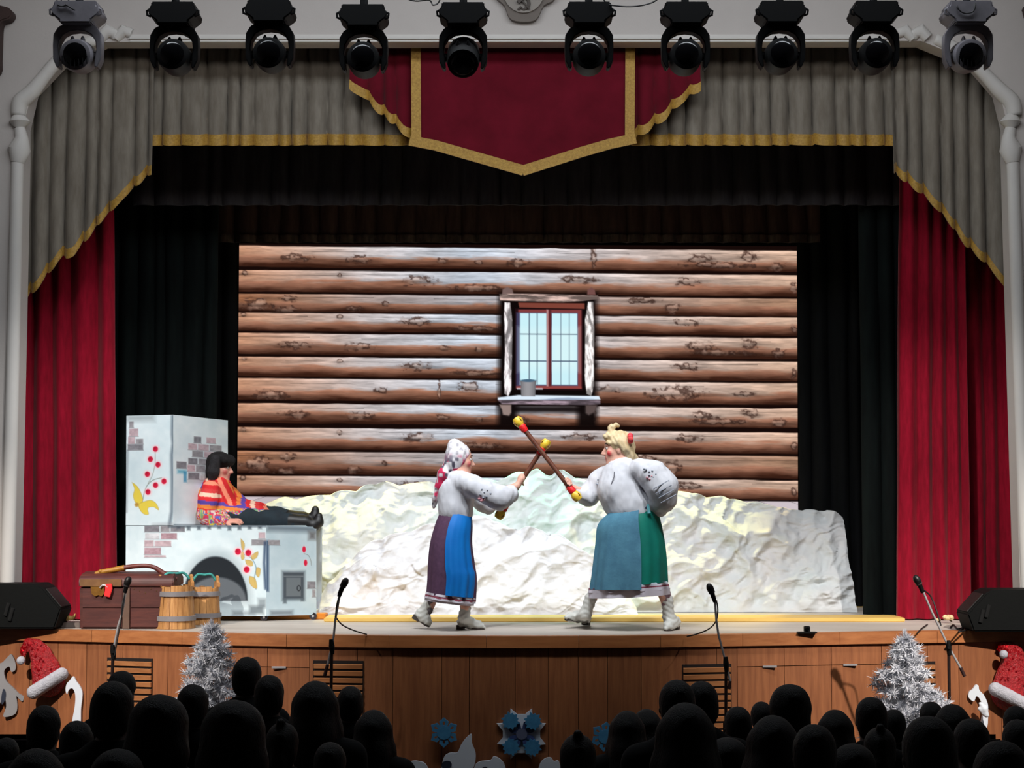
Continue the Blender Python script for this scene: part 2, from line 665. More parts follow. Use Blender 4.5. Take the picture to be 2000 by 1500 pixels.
mb = MB()
ys = [-4, 0, 2, 4, 6, 8, 10.8, 16]
V = []
for y in ys:
    V += [(-HALLX, y, zfl(y)), (HALLX, y, zfl(y))]
mb.add(V, [(2 * i, 2 * i + 1, 2 * i + 3, 2 * i + 2) for i in range(len(ys) - 1)])
struct('floor', mb, mat('hall_floor', (38, 30, 26), 0.6, var=0.3, scale=3))
struct('ceiling', MB().bbox(-HALLX, HALLX, -4, BACKY, CEIL, CEIL + 0.1), mat('ceiling_paint', (120, 116, 112), 0.9))
struct('wall_left', MB().bbox(-HALLX - 0.2, -HALLX, -4, BACKY, 0, CEIL), M_WALL)
struct('wall_right', MB().bbox(HALLX, HALLX + 0.2, -4, BACKY, 0, CEIL), M_WALL)
struct('wall_back', MB().bbox(-HALLX, HALLX, -4.2, -4, 0, CEIL), M_WALL)
struct('wall_stage', MB().bbox(-HALLX, HALLX, BACKY, BACKY + 0.2, 0, CEIL), mat('stage_black_wall', (16, 16, 17), 0.95))

# proscenium wall with its opening
PY = 15.0
hole_px = [(26, 1225), (46, 312), (46, 246), (62, 178), (116, 122), (200, 82), (1800, 80), (1902, 122), (1952, 180), (1968, 246), (1968, 312), (1997, 1225)]
hole = [P(x, y, PY) for x, y in hole_px]
hole[0].z = hole[-1].z = 0.2
outer = [(-HALLX, 0.2), (-HALLX, 2.6), (-HALLX, 3.2), (-HALLX, 5.0), (-HALLX, 5.6), (-HALLX, CEIL), (HALLX, CEIL), (HALLX, 5.6), (HALLX, 5.0), (HALLX, 3.2), (HALLX, 2.6), (HALLX, 0.2)]
mb = MB()
n = len(hole)
V = [(o[0], PY, o[1]) for o in outer] + [tuple(h) for h in hole]
V += [(o[0], PY + 0.22, o[1]) for o in outer] + [(h.x, PY + 0.22, h.z) for h in hole]
Fc = []
for i in range(n - 1):
    Fc += [(i, i + 1, n + i + 1, n + i), (2 * n + i + 1, 2 * n + i, 3 * n + i, 3 * n + i + 1), (n + i, n + i + 1, 3 * n + i + 1, 3 * n + i)]
mb.add(V, Fc)
struct('wall_front', mb, M_WALL)


def upright(name, xs, side):
    t = thing(name, tuple(P(xs[0], 1222, PY)), None, None, None, 'structure')
    a, b = P(xs[0], 1222, PY), P(xs[1], 318, PY)
    MB().tube([a, (a + b) / 2, b], [0.062, 0.056, 0.052], 16).obj('moulding', M_TRIM, t)
    c0, c1, c2, c3 = P(xs[1], 318, PY), P(xs[1] + side * 4, 292, PY), P(xs[1] + side * 8, 268, PY), P(xs[1] + side * 4, 250, PY)
    MB().tube([c0, c1, c2, c3], [0.055, 0.095, 0.055, 0.045], 16).obj('collar', M_TRIM, t)
    d0, d1, d2 = P(xs[1], 250, PY), P(xs[1] + side * 5, 238, PY), P(xs[1], 224, PY)
    MB().tube([d0, d1, d2], [0.045, 0.09, 0.045], 16).obj('collar', M_TRIM, t)
    return t


upright('trim_1', (13, 34), 1)
upright('trim_2', (2010, 1978), -1)
for nm, pts, rr in (('trim_3', [(36, 226), (40, 200), (62, 180), (86, 150), (112, 120), (150, 92), (186, 78)], [0.06, 0.072, 0.066, 0.055, 0.055, 0.055, 0.045]),
                    ('trim_4', [(1982, 226), (1976, 200), (1952, 176), (1926, 148), (1898, 120), (1860, 92), (1826, 76)], [0.06, 0.072, 0.066, 0.055, 0.055, 0.055, 0.045])):
    struct(nm, MB().tube([P(x, y, PY) for x, y in crom(pts, 4, False)], list(np.interp(np.linspace(0, 1, 25), np.linspace(0, 1, 7), rr)), 16), M_TRIM, True)
t = thing('trim_5', tuple(P(1000, 70, PY)), kind='structure')
MB().bbox(P(250, 70, PY).x, P(1750, 70, PY).x, PY - 0.03, PY + 0.05, P(0, 82, PY).z, P(0, 68, PY).z).obj('moulding', M_TRIM, t, 40, bevel=0.02)
for xa, xb, xc in ((196, 226, 258), (1812, 1784, 1752)):
    MB().tube([P(xa, 74, PY), P((xa + xb) / 2, 60, PY), P(xb, 68, PY), P(xb, 78, PY)], [0.05, 0.062, 0.05, 0.03], 14).obj('scroll', M_TRIM, t)
    MB().tube([P(xb, 76, PY), P((xb + xc) / 2, 60, PY), P(xc, 66, PY)], [0.04, 0.055, 0.045], 14).obj('scroll', M_TRIM, t)

# plaster emblem above the opening
EY = PY - 0.03
t = thing('wall_emblem', tuple(P(1023, 10, PY)), 'grey plaster cartouche with a hammer and sickle relief, above the red pelmet', 'emblem')
oct_ = [(966, -6), (985, 14), (993, 34), (1002, 43), (1022, 46), (1042, 44), (1052, 34), (1062, 14), (1084, 0), (1084, -40), (1062, -66), (1023, -78), (984, -66), (964, -40)]
MB().prism([P(x, y, PY) for x, y in crom(oct_, 3)], (0, -0.06, 0)).obj('frame', mat('emblem_plaster', (112, 104, 98), 0.8, var=0.15, scale=10), t, 40)
MB().prism([P(1023 + 40 * math.cos(a), -16 + 42 * math.sin(a), PY - 0.06) for a in np.linspace(0, 2 * math.pi, 32, endpoint=False)], (0, -0.02, 0)).obj('disc', mat('emblem_disc', (142, 136, 130), 0.8), t, 40)
M_EM = mat('emblem_relief', (82, 76, 72), 0.8)
sick = crom([(1017, 14), (1023, 18), (1032, 12), (1032, 2), (1026, -5), (1020, -8)], 5, False)
MB().tube([P(x, y, PY - 0.088) for x, y in sick], [0.004 + 0.010 * math.sin(math.pi * i / (len(sick) - 1)) for i in range(len(sick))], 8).obj('sickle', M_EM, t)
MB().tube([P(1018, 13, PY - 0.09), P(1012, 19, PY - 0.09)], 0.011, 8).obj('sickle_handle', M_EM, t)
mb = MB().tube([P(1019, 0, PY - 0.1), P(1034, 18, PY - 0.1)], 0.008, 8)
mb.box(P(1018, -1, PY - 0.1), (0.075, 0.03, 0.03), (0, -0.75, 0)).obj('hammer', M_EM, t)

# dark plaster consoles at the frame's edges
M_CONS = mat('brown_console', (66, 48, 44), 0.8, var=0.3, scale=9)
for pts, lab in (([(-60, 22), (14, 20), (32, 32), (26, 45), (12, 50), (8, 66), (6, 120), (0, 150), (-60, 160)], 'dark brown plaster console on the wall beside the leftmost grey stage light'),
                 ([(2060, 14), (1999, 16), (1996, 24), (2000, 40), (2004, 60), (2012, 120), (2060, 150)], 'dark plaster console on the wall beyond the rightmost grey stage light')):
    o = MB().prism([P(x, y, PY - 0.002) for x, y in crom(pts, 3)], (0, -0.14, 0)).obj('wall_console', M_CONS, None, 40, origin=tuple(P(pts[0][0], 90, PY)), bevel=0.012)
    tag(o, lab, 'console')

# ================================================================== stage
edge_px = [(-600, 1213), (-300, 1222), (0, 1228), (180, 1231), (450, 1238), (700, 1241.5), (1000, 1242.5), (1250, 1242), (1500, 1238), (1800, 1233), (2000, 1231), (2300, 1223), (2600, 1213)]
ex = np.array([p[0] for p in edge_px]); ey = np.array([p[1] for p in edge_px])
_ex2 = np.linspace(-600, 2600, 400)
_ey2 = np.interp(_ex2, ex, ey)
_ey2 = np.convolve(np.pad(_ey2, 20, 'edge'), np.ones(41) / 41, 'valid')


def edge(px):
    return F(px, float(np.interp(px, _ex2, _ey2)))


stage = thing('stage', (0, 14.0, 0), kind='structure')
cur = [edge(x) for x in np.linspace(-600, 2600, 81)]
cur = [Vector((-HALLX, cur[0].y + 0.05, STZ))] + cur + [Vector((HALLX, cur[-1].y + 0.05, STZ))]
back = [Vector((HALLX, BACKY, STZ)), Vector((-HALLX, BACKY, STZ))]
MB().prism([p + Vector((0, 0.02, -0.05)) for p in cur] + [b + Vector((0, 0, -0.05)) for b in back], (0, 0, 0.05)).obj(
    'deck', mat('stage_deck', (196, 186, 176), 0.55, rgb2=(172, 162, 152), scale=1.6, stretch=(0.6, 2.5, 1), spec=0.4), stage, False)
bnd = [-600, -420, -260, -120, 0, 180, 356, 560, 760, 950, 1130, 1290, 1450, 1640, 1830, 2000, 2180, 2400, 2600]
for a, b in zip(bnd[:-1], bnd[1:]):
    q = [edge(a + (b - a) * k / 4) for k in range(5)]
    q[0] += Vector((0.0015, 0, 0)); q[-1] -= Vector((0.0015, 0, 0))
    pts = [p + Vector((0, -0.012, 0.001)) for p in q] + [p + Vector((0, 0.10, 0.001)) for p in reversed(q)]
    MB().prism([p - Vector((0, 0, 0.092)) for p in pts], (0, 0, 0.092)).obj('nosing_board', M_NOSE, stage, 30)
# fascia panels
FZ = STZ - 0.095
VENTS = [(210, 298, 1288), (612, 710, 1293), (1333, 1428, 1300), (1742, 1826, 1295)]
HATCH = [(430, 522), (522, 604), (1440, 1532), (1532, 1624), (1624, 1722)]
xs = [-600]
while xs[-1] < 2580:
    xs.append(xs[-1] + rng.uniform(52, 96))
def keep(x):
    return all(not (h[0] - 25 < x < h[1] + 25) for h in HATCH)
xs = sorted([x for x in xs if keep(x)] + [430, 522, 604, 1440, 1532, 1624, 1722])
for a, b in zip(xs[:-1], xs[1:]):
    A, B = edge(a) + Vector((0.002, 0.02, 0)), edge(b) + Vector((-0.002, 0.02, 0))
    hat = any(abs(a - h[0]) < 1 for h in HATCH)
    for z0, z1 in (((0, 0.842), (0.848, FZ)) if hat else ((0, FZ),)):
        bo = [Vector((A.x, A.y, z0)), Vector((B.x, B.y, z0)), Vector((B.x, B.y + 0.03, z0)), Vector((A.x, A.y + 0.03, z0))]
        to = [Vector((p.x, p.y, z1)) for p in bo]
        MB().hexa(bo, to).obj('hatch_door' if hat and z0 == 0 else 'fascia_panel', M_WOODF, stage, False)
bk = [edge(x) + Vector((0, 0.055, 0)) for x in np.linspace(-600, 2600, 60)]
mb = MB()
mb.add([(p.x, p.y, 0) for p in bk] + [(p.x, p.y, FZ) for p in bk], [(i, i + 1, 60 + i + 1, 60 + i) for i in range(59)])
mb.obj('backing', M_DARK, stage, False)
for x in (545, 1503, 1660):
    p = edge(x)
    MB().box((p.x, p.y + 0.008, 0.845), (0.11, 0.02, 0.014)).obj('hatch_handle', M_CHROME, stage, False)
for x0, x1, ytop in VENTS:
    e0, e1 = edge(x0), edge(x1)
    ztop = P((x0 + x1) / 2, ytop, (e0.y + e1.y) / 2).z
    yaw = math.atan2(e1.y - e0.y, e1.x - e0.x)
    c = (e0 + e1) / 2 + Vector((0, 0.014, 0))
    wd = (e1 - e0).length
    R = Euler((0, 0, yaw)).to_matrix()
    nsl, pitch = 10, 0.054
    hgt = nsl * pitch
    vent = MB().box((c.x, c.y, ztop - hgt / 2), (wd, 0.012, hgt + 0.02), R).obj('air_vent', M_DARK, stage, False)
    for k in range(nsl):
        zc = ztop - pitch * (k + 0.5) - 0.006
        MB().box((c.x, c.y - 0.014, zc), (wd - 0.012, 0.018, pitch * 0.62), R @ Euler((0.18, 0, 0)).to_matrix()).obj('slat', M_SLAT, vent, False)
# yellow and cream strip across the floor in front of the snow
mb = MB()
A0, A1 = F(1250, 1214), F(1752, 1213)
st = thing('floor_strip', (0.4, A0.y, STZ), 'long pale yellow batten laid on the stage floor in front of the snow cloth', 'stripe')
MB().bbox(F(640, 1210).x, F(1752, 1210).x, 15.62, 16.05, STZ, STZ + 0.035).obj('stripe', mat('yellow_stripe', (226, 188, 104), 0.5, rgb2=(206, 166, 84), scale=3, stretch=(0.5, 3, 3)), st, False, bevel=0.006)
st2 = thing('floor_strip', (-2.4, 15.9, STZ), 'short orange batten on the floor under the painted stove', 'stripe')
MB().bbox(F(425, 1210).x, F(636, 1210).x, 15.95, 16.15, STZ, STZ + 0.05).obj('stripe', mat('orange_stripe', (224, 140, 40), 0.5, rgb2=(200, 118, 30), scale=3), st2, False, bevel=0.006)

# ================================================================== curtains
def pleatwave(s, seed, sharp=0.6):
    """rounded tube pleats with deep narrow valleys, s counts pleats"""
    w_ = s + 0.35 * (vn(s * 0.7, seed * 3.1, 0, seed) - 0.5) * 2
    t = w_ % 1.0
    return np.abs(np.sin(np.pi * t)) ** sharp * (0.75 + 0.5 * vn(np.floor(w_) * 1.37, 0.5, 0, seed + 5))


def curtain(name, xa, xb, top, bot, Y, m, label, cat='curtain', pitch=0.16, depth=0.07, seed=1, trim=None, group=None, nx=None, soft=0.6, nz=26, topgather=0.6, skew=0.0, hemstep=0.0, trimname='gold_trim', trim_mat=None, thick=0.012, kind=None):
    """xa/xb: world x at top or (top,bottom) pairs; top/bot: functions of u in 0..1 giving z"""
    xa = xa if hasattr(xa, '__len__') else (xa, xa)
    xb = xb if hasattr(xb, '__len__') else (xb, xb)
    wd = abs(xb[0] - xa[0])
    npl = wd / pitch
    nx = nx or int(npl * 14) + 2
    u = np.linspace(0, 1, nx)
    v = np.linspace(0, 1, nz)
    U, Vv = np.meshgrid(u, v)
    wob = 0.25 * (fbm(U * 3, Vv * 1.5, 0, seed + 9) - 0.5)
    wave = pleatwave(U * npl + wob + skew * Vv, seed, soft)
    amp = depth * (topgather + (1 - topgather) * Vv) * (0.85 + 0.3 * vn(U * npl * 0.3, Vv * 2, 0, seed + 2))
    wave2 = pleatwave(u * npl + skew, seed)
    zt = np.array([top(x) for x in u]); zb = np.array([bot(x) for x in u])
    zb = zb - hemstep * (wave2 - 0.5)
    Z = zt[None, :] * (1 - Vv) + zb[None, :] * Vv
    X = (xa[0] * (1 - Vv) + xa[1] * Vv) * (1 - U) + (xb[0] * (1 - Vv) + xb[1] * Vv) * U + 0.012 * (fbm(U * 5, Vv * 3, 0, seed + 4) - 0.5)
    Yv = Y - amp * wave
    base = ((xa[0] + xb[0]) / 2, Y, float(zb.min()))
    t = thing(name, base, label, cat, group, kind)
    def sheet(nm, X, Yv, Z, m, th):
        ny_, nx_ = X.shape
        A = np.stack([X, Yv, Z], -1).reshape(-1, 3)
        B = A + np.array([0, th, 0])
        f = grid_faces(ny_, nx_)
        N = len(A)
        rim = []
        for idx in ((np.arange(nx_ - 1), np.arange(1, nx_)), ((ny_ - 1) * nx_ + np.arange(1, nx_), (ny_ - 1) * nx_ + np.arange(nx_ - 1))):
            rim.append(np.stack([idx[0], idx[1], idx[1] + N, idx[0] + N], 1))
        for cidx, flip in ((0, 1), (nx_ - 1, 0)):
            a = np.arange(ny_ - 1) * nx_ + cidx
            b = a + nx_
            rim.append(np.stack([b, a, a + N, b + N] if not flip else [a, b, b + N, a + N], 1))
        Fa = np.concatenate([f, f[:, ::-1] + N] + rim)
        return mesh_obj(nm, np.concatenate([A, B]), Fa, m, t, 60)
    sheet('cloth', X, Yv, Z, m, thick)
    if trim:
        vt = np.linspace(0, 1, 4)
        Ut, Vt = np.meshgrid(u, vt)
        Zt = (zb[None, :] + trim * (1 - Vt)) - 0.004
        f1 = 1 - (trim * (1 - Vt)) / np.maximum(zt - zb, 0.05)[None, :]
        Xt = (xa[0] * (1 - f1) + xa[1] * f1) * (1 - Ut) + (xb[0] * (1 - f1) + xb[1] * f1) * Ut + 0.012 * (fbm(Ut * 5, f1 * 3, 0, seed + 4) - 0.5)
        wobt = 0.25 * (fbm(Ut * 3, f1 * 1.5, 0, seed + 9) - 0.5)
        wv = pleatwave(Ut * npl + wobt + skew * f1, seed, soft)
        at_ = depth * (topgather + (1 - topgather) * f1) * (0.85 + 0.3 * vn(Ut * npl * 0.3, f1 * 2, 0, seed + 2))
        sheet(trimname, Xt, Y - at_ * wv - 0.010, Zt, trim_mat or M_GOLD, 0.008)
    return t


def zy(py, Y):
    return P(1000, py, Y).z


def fz(pts, Y, xa, xb):
    """piecewise outline (photo px) -> z as a function of u between world xa..xb at depth Y"""
    X = [P(x, y, Y).x for x, y in pts]
    Z = [P(x, y, Y).z for x, y in pts]
    o = np.argsort(X)
    X, Z = np.array(X)[o], np.array(Z)[o]
    return lambda u: float(np.interp(xa + (xb - xa) * u, X, Z))


TOPZ = lambda Y: (lambda u: zy(74, Y))
# grey valance, two straight runs
for xa, xb, sd, lab in ((292, 812, 3, 'grey velvet valance with gold fringe, left of the red pelmet'), (1232, 1748, 5, 'grey velvet valance with gold fringe, right of the red pelmet')):
    Y = 15.60
    a, b = P(xa, 200, Y).x, P(xb, 200, Y).x
    curtain('valance_curtain', a, b, TOPZ(Y), (lambda u: zy(286, Y)), Y, M_GREYV, lab, pitch=0.158, depth=0.115, seed=sd, trim=0.098, topgather=0.4, hemstep=0.025, soft=0.42)
# grey side swags
Y = 15.48
for pts, sd, lab in (([(40, 606), (62, 575), (90, 545), (118, 508), (150, 494), (170, 470), (200, 432), (222, 410), (247, 381), (268, 364), (300, 338)], 11, 'grey velvet swag with slanting gold hem, left side of the opening'),
                     ([(1743, 338), (1790, 372), (1825, 405), (1850, 434), (1880, 475), (1920, 512), (1950, 548), (1990, 596)], 14, 'grey velvet swag with slanting gold hem, right side of the opening')):
    a, b = P(pts[0][0], 400, Y).x, P(pts[-1][0], 400, Y).x
    curtain('swag_curtain', a, b, TOPZ(Y), fz(pts, Y, a, b), Y, M_GREYV, lab, pitch=0.135, depth=0.11, seed=sd, trim=0.085, topgather=0.5, hemstep=0.08, nz=36, soft=0.45)
# red swags beside the pelmet
Y = 15.37
for pts, sd, lab in (([(683, 170), (710, 190), (745, 222), (775, 246), (808, 272)], 21, 'small crimson swag with gold hem, left of the pelmet panel'),
                     ([(1237, 272), (1270, 250), (1300, 228), (1335, 196), (1367, 174)], 24, 'small crimson swag with gold hem, right of the pelmet panel')):
    a, b = P(pts[0][0], 200, Y).x, P(pts[-1][0], 200, Y).x
    curtain('red_swag', a, b, TOPZ(Y), fz(pts, Y, a, b), Y, M_PELM, lab, pitch=0.15, depth=0.06, seed=sd, trim=0.085, topgather=0.4, hemstep=0.06)
# flat pelmet panel
Y = 15.28
t = thing('pelmet', tuple(P(1022, 200, Y)), 'flat crimson velvet pelmet with a pointed gold-edged hem, top centre', 'pelmet')
a, b = P(806, 200, Y).x, P(1238, 200, Y).x
nx_, nz_ = 90, 40
botf = fz([(806, 274), (850, 290), (1022, 336), (1200, 285), (1238, 272)], Y, a, b)
U, Vv = np.meshgrid(np.linspace(0, 1, nx_), np.linspace(0, 1, nz_))
zb = np.array([botf(x) for x in U[0]])
zt = zy(74, Y)
Z = zt * (1 - Vv) + zb[None, :] * Vv
X = a + (b - a) * U
Yv = Y + 0.02 * (fbm(U * 5, Vv * 2, 0, 3) - 0.5)
A = np.stack([X, Yv, Z], -1).reshape(-1, 3)
mesh_obj('panel', A, grid_faces(nz_, nx_), M_PELM, t, True)
def strip(pts, w_, name='gold_trim'):
    strip.n += 1
    pts = [P(x, y, Y - 0.022 - .004 * strip.n) for x, y in pts]
    mb = MB()
    for p, q in zip(pts[:-1], pts[1:]):
        d = (q - p).normalized()
        nrm = Vector((-d.z, 0, d.x)) * (w_ / 2)
        mb.prism([p + nrm, q + nrm, q - nrm, p - nrm], (0, 0.016, 0))
    mb.obj(name, M_GOLD, t, False)
strip.n = 0
strip([(812, 74), (813, 278)], 0.082)
strip([(1231, 74), (1230, 276)], 0.082)
strip([(800, 274), (852, 284)], 0.088)
strip([(848, 283), (1023, 333)], 0.088)
strip([(1020, 333.5), (1132, 298)], 0.088)
strip([(1128, 299), (1194, 280)], 0.088)
strip([(1190, 281), (1242, 270)], 0.088)

# red house curtains
Y = 15.9
fl = lambda u: STZ + 0.012
curtain('house_curtain', (P(28, 600, Y).x, P(22, 1200, Y).x), (P(219, 420, Y).x, P(229, 1200, Y).x), (lambda u: zy(250, Y)), fl, Y, M_REDV, 'red velvet house curtain gathered at the left side of the stage', pitch=0.17, depth=0.10, seed=31, nz=50, topgather=0.75, soft=1.3)
curtain('house_curtain', (P(1757, 400, Y).x, P(1749, 1200, Y).x), (P(1880, 400, Y).x, P(1893, 1200, Y).x), (lambda u: zy(250, Y)), fl, Y, M_REDV, 'bright red velvet curtain beside the black drape, right of the stage', pitch=0.13, depth=0.09, seed=35, nz=50, topgather=0.75, soft=1.3)
Y = 16.12
curtain('house_curtain', P(1845, 600, Y).x, P(2010, 600, Y).x, (lambda u: zy(250, Y)), fl, Y, M_REDV, 'darker red velvet curtain behind the bright red one, at the right wall', pitch=0.17, depth=0.07, seed=38, nz=50, topgather=0.75, soft=1.3)
# black legs and borders
for Y, x0, x1, m, sd, lab in ((16.9, 195, 425, M_GRNV, 41, 'black side drape between the red curtain and the stove, left'),
                              (17.8, 330, 466, M_BLKV, 43, 'black inner drape touching the left edge of the log picture'),
                              (16.5, 1680, 1800, M_GRNV, 45, 'black side drape beside the bright red curtain, right'),
                              (17.8, 1557, 1720, M_BLKV, 47, 'black inner drape touching the right edge of the log picture')):
    curtain('side_drape', P(x0, 700, Y).x, P(x1, 700, Y).x, (lambda u: zy(200, Y)), fl, Y, m, lab, pitch=0.16, depth=0.08, seed=sd, nz=20, topgather=0.9)
curtain('border_drape', P(260, 340, 16.4).x, P(1790, 340, 16.4).x, (lambda u: zy(180, 16.4)), (lambda u: zy(402, 16.4)), 16.4, M_BORD, 'wide charcoal border drape hanging below the gold fringe', pitch=0.21, depth=0.06, seed=51, nz=14, topgather=0.7)
M_HEM = mat('brown_hem', (92, 72, 66), 0.9, rgb2=(40, 32, 30), scale=5, stretch=(4, 4, 1))
curtain('border_drape', P(418, 430, 17.5).x, P(1600, 430, 17.5).x, (lambda u: zy(260, 17.5)), (lambda u: zy(474, 17.5)), 17.5, M_BRNV, 'brownish black border drape right above the log picture', pitch=0.2, depth=0.06, seed=55, nz=14, topgather=0.7, trim=0.075, trimname='hem', trim_mat=M_HEM)

for Y, x0, x1, zt, lab in ((15.30, -HALLX, HALLX, zy(74, 15.28), 'steel rail behind the arch carrying the red pelmet'), (15.385, -HALLX, HALLX, zy(74, 15.37), 'steel rail behind the arch carrying the crimson swags'),
                          (15.50, -HALLX, HALLX, zy(74, 15.48), 'steel rail behind the arch carrying the grey side swags'), (15.62, -HALLX, HALLX, zy(74, 15.6), 'steel rail behind the arch carrying the grey valances'),
                          (16.42, -HALLX, HALLX, zy(180, 16.4), 'steel rail carrying the charcoal border drape'), (17.52, -HALLX, HALLX, zy(260, 17.5), 'steel rail carrying the brownish border drape')):
    tag(MB().cyl((x0, Y, zt), (x1, Y, zt), 0.02, n=10).obj('curtain_rail', M_BLACK, None, 40, origin=(0, Y, zt)), lab, 'rail')
# ================================================================== LED wall with the log-cabin picture
LY = 18.5
lx0, lx1, ly0, ly1 = 462, 1559, 470, 1040
NX, NY = 760, 396
cv = Canvas(lx0, ly0, lx1, ly1, NX, NY, (22, 10, 8))
X, Yc = cv.X, cv.Y
xr = (X - 466) / 1090.0
yy = Yc - 4.5 * xr          # the picture runs a little downhill to the right
LOGS = [(475, 517, 'A'), (524, 567, 'B'), (571, 606, 'C'), (609, 645, 'B'), (650, 692, 'A'), (697, 736, 'B'), (740, 783, 'D'), (790, 829, 'A'), (838, 880, 'B'), (885, 929, 'C'), (933, 971, 'B')]
KN = {'A': [(575, .55, 26, .16), (700, .6, 24, .16), (865, .62, 12, .1), (935, .68, 7, .1), (1012, .7, 18, .2), (1160, .5, 5, .5), (1370, .45, 24, .2), (1465, .28, 16, .2), (1405, .72, 60, .12), (1520, .75, 14, .2)],
      'B': [(474, .12, 6, .1), (812, .42, 30, .2), (662, .2, 5, .08), (935, .75, 45, .12), (1345, .32, 24, .16), (1130, .3, 30, .14), (1552, .6, 6, .2)],
      'C': [(690, .82, 14, .16), (555, .92, 22, .22), (500, .6, 26, .3), (750, .5, 6, .1), (1315, .6, 14, .3), (1255, .2, 26, .15), (560, .25, 18, .15)],
      'D': [(744, .52, 12, .12), (918, .3, 20, .2), (857, .5, 3, .5), (1320, .55, 46, .3), (1190, .35, 24, .12), (530, .8, 30, .2), (1450, .5, 20, .08)]}
for i, (a, b, kd) in enumerate(LOGS):
    wob = 2.2 * (fbm(X / 60, i * 7.3, 0, 4) - 0.5)
    v = (yy - a - wob) / (b - a)
    inside = np.clip((np.minimum(v, 1 - v) * (b - a)) / 1.2 + 0.5, 0, 1)
    grain = fbm(X / 55 + 2 * fbm(X / 90, yy / 12, 0, 31 + i), v * 7 + i * 3, 0, 11 + i) - 0.5
    fine = fbm(X / 20, v * 22 + i * 5, 0, 71 + i, 3) - 0.5
    cool = np.clip(1 - np.abs(X - 960) / 620, 0, 1) ** 0.7
    left = np.clip((700 - X) / 230, 0, 1)
    right = np.clip((X - 1180) / 330, 0, 1)
    top = (np.array([205, 200, 204]) * cool[..., None] + np.array([196, 165, 146]) * (1 - cool[..., None]))
    top = top + cool[..., None] * np.clip(1 - np.abs(X - 900) / 260, 0, 1)[..., None] * np.array([-8, 8, 18])
    top = top * (1 - .75 * left[..., None]) + np.array([186, 128, 94]) * .75 * left[..., None]
    top = top * (1 - .5 * right[..., None]) + np.array([206, 166, 138]) * .5 * right[..., None]
    mid = np.array([160, 112, 90]) * np.ones_like(top)
    if kd == 'C':
        top = top * 0.86 + np.array([-4, -14, -20])
        mid = mid * 0.94
    dk = np.array([54, 29, 20]) * np.ones_like(top)
    vv = np.clip(v + grain * 0.30 + .34 * (fbm(X / 120, i * 9.1 + v * .8, 0, 61) - .5), 0, 1)
    s1 = np.clip((vv - 0.40) / 0.16, 0, 1)[..., None]
    s2 = np.clip((vv - 0.58) / 0.36, 0, 1)[..., None] ** 1.2
    col = top * (1 - s1) + mid * s1
    col = col * (1 - s2) + dk * s2
    hl = np.clip(1 - np.abs(v - 0.06) / 0.07, 0, 1)[..., None]
    col = col + hl * 22
    crack = np.clip(1 - np.abs(v - 0.2 - 0.03 * np.sin(X / 80 + i)) * (b - a) / 0.9, 0, 1) * (vn(X / 130, i * 3.3, 0, 5) > 0.35)
    col = col * (1 + 0.42 * grain[..., None] + 0.22 * fine[..., None]) * (1 - 0.35 * crack[..., None])
    for kx, kv, kw, kh in KN[kd]:
        ky = kv
        dx, dv = (X - kx) / kw, (v - ky) / (kh + .02)
        dd = np.sqrt(dx ** 2 + dv ** 2) + 1.5 * (fbm(X / 9, v * 6, 0, 90 + i) - 0.5)
        ring = np.exp(-((dd - 0.75) / 0.3) ** 2) * (0.25 + 0.75 * (vn(X / 11, v * 9, 0, 40 + i) > 0.38))
        core = np.clip(1.1 - dd, 0, 1)
        col = col * (1 - 0.78 * ring[..., None]) + ring[..., None] * np.array([28, 12, 8])
        col = col * (1 - 0.5 * core[..., None]) + 0.5 * core[..., None] * np.array([226, 190, 172])
        tail = np.exp(-((v - ky - 0.05) / 0.09) ** 2) * np.exp(-np.abs(X - kx) / (kw * 2.0))
        col = col * (1 - 0.35 * tail[..., None])
    cv.mix(inside, col)
# painted floor planks below the logs
fl_ = np.clip((yy - 974) / 1.5, 0, 1)
pl = (X - 1000) / (1 + (yy - 974) / 160) / 60
line = np.abs((pl % 1) - 0.5)
pc = np.array([206, 194, 200]) * (0.92 + 0.16 * (vn(np.floor(pl) * 3.1, 0.3, 0, 8)[..., None])) * (1 - 0.35 * np.clip((line - 0.45) / 0.05, 0, 1)[..., None])
cv.mix(fl_, pc)
# dark surround of the window
for r_, a_ in (((974, 566, 1166, 792), 1), ((972, 786, 1010, 836), .95), ((1128, 786, 1166, 836), .95)):
    cv.rect(*r_, (14, 8, 8), soft=14, al=a_)
cv.rect(1000, 792, 1140, 806, (14, 8, 8), 10, .9)
bark = lambda base, x0: np.asarray(base) * (0.75 + 0.5 * (fbm(X / 5, Yc / 24, 0, 33)[..., None]))
def bpost(pts, base, hor=False):
    a = np.clip(0.5 - cv.sd_poly(pts) / 2.0, 0, 1)
    st_ = fbm(X / 34, Yc / 4.0, 0, 35) if hor else fbm((X + 3 * np.sin(Yc / 13)) / 5.0, Yc / 22, 0, 35)
    c = np.asarray(base)[None, None, :] * (0.62 + 0.75 * np.clip((st_ - 0.36) * 3.0, 0, 1)[..., None])
    cv.mix(a, c)
cv.poly([(981, 560), (990, 555), (1000, 559), (1003, 570), (980, 570)], (120, 98, 94), 2)
cv.poly([(1148, 559), (1156, 555), (1162, 560), (1164, 570), (1147, 570)], (116, 78, 74), 2)
bpost([(975, 570), (1000, 568), (1060, 569), (1120, 570), (1168, 571), (1172, 578), (1140, 582), (1100, 585), (1050, 584), (1010, 583), (976, 582)], (170, 146, 138), True)
cv.poly([(1012, 586), (1142, 587), (1142, 598), (1014, 596)], (128, 66, 54), 2)
bpost([(985, 586), (996, 586), (1000, 620), (1000, 665), (999, 720), (998, 760), (992, 774), (985, 768), (984, 730), (986, 680), (984, 620)], (206, 198, 200))
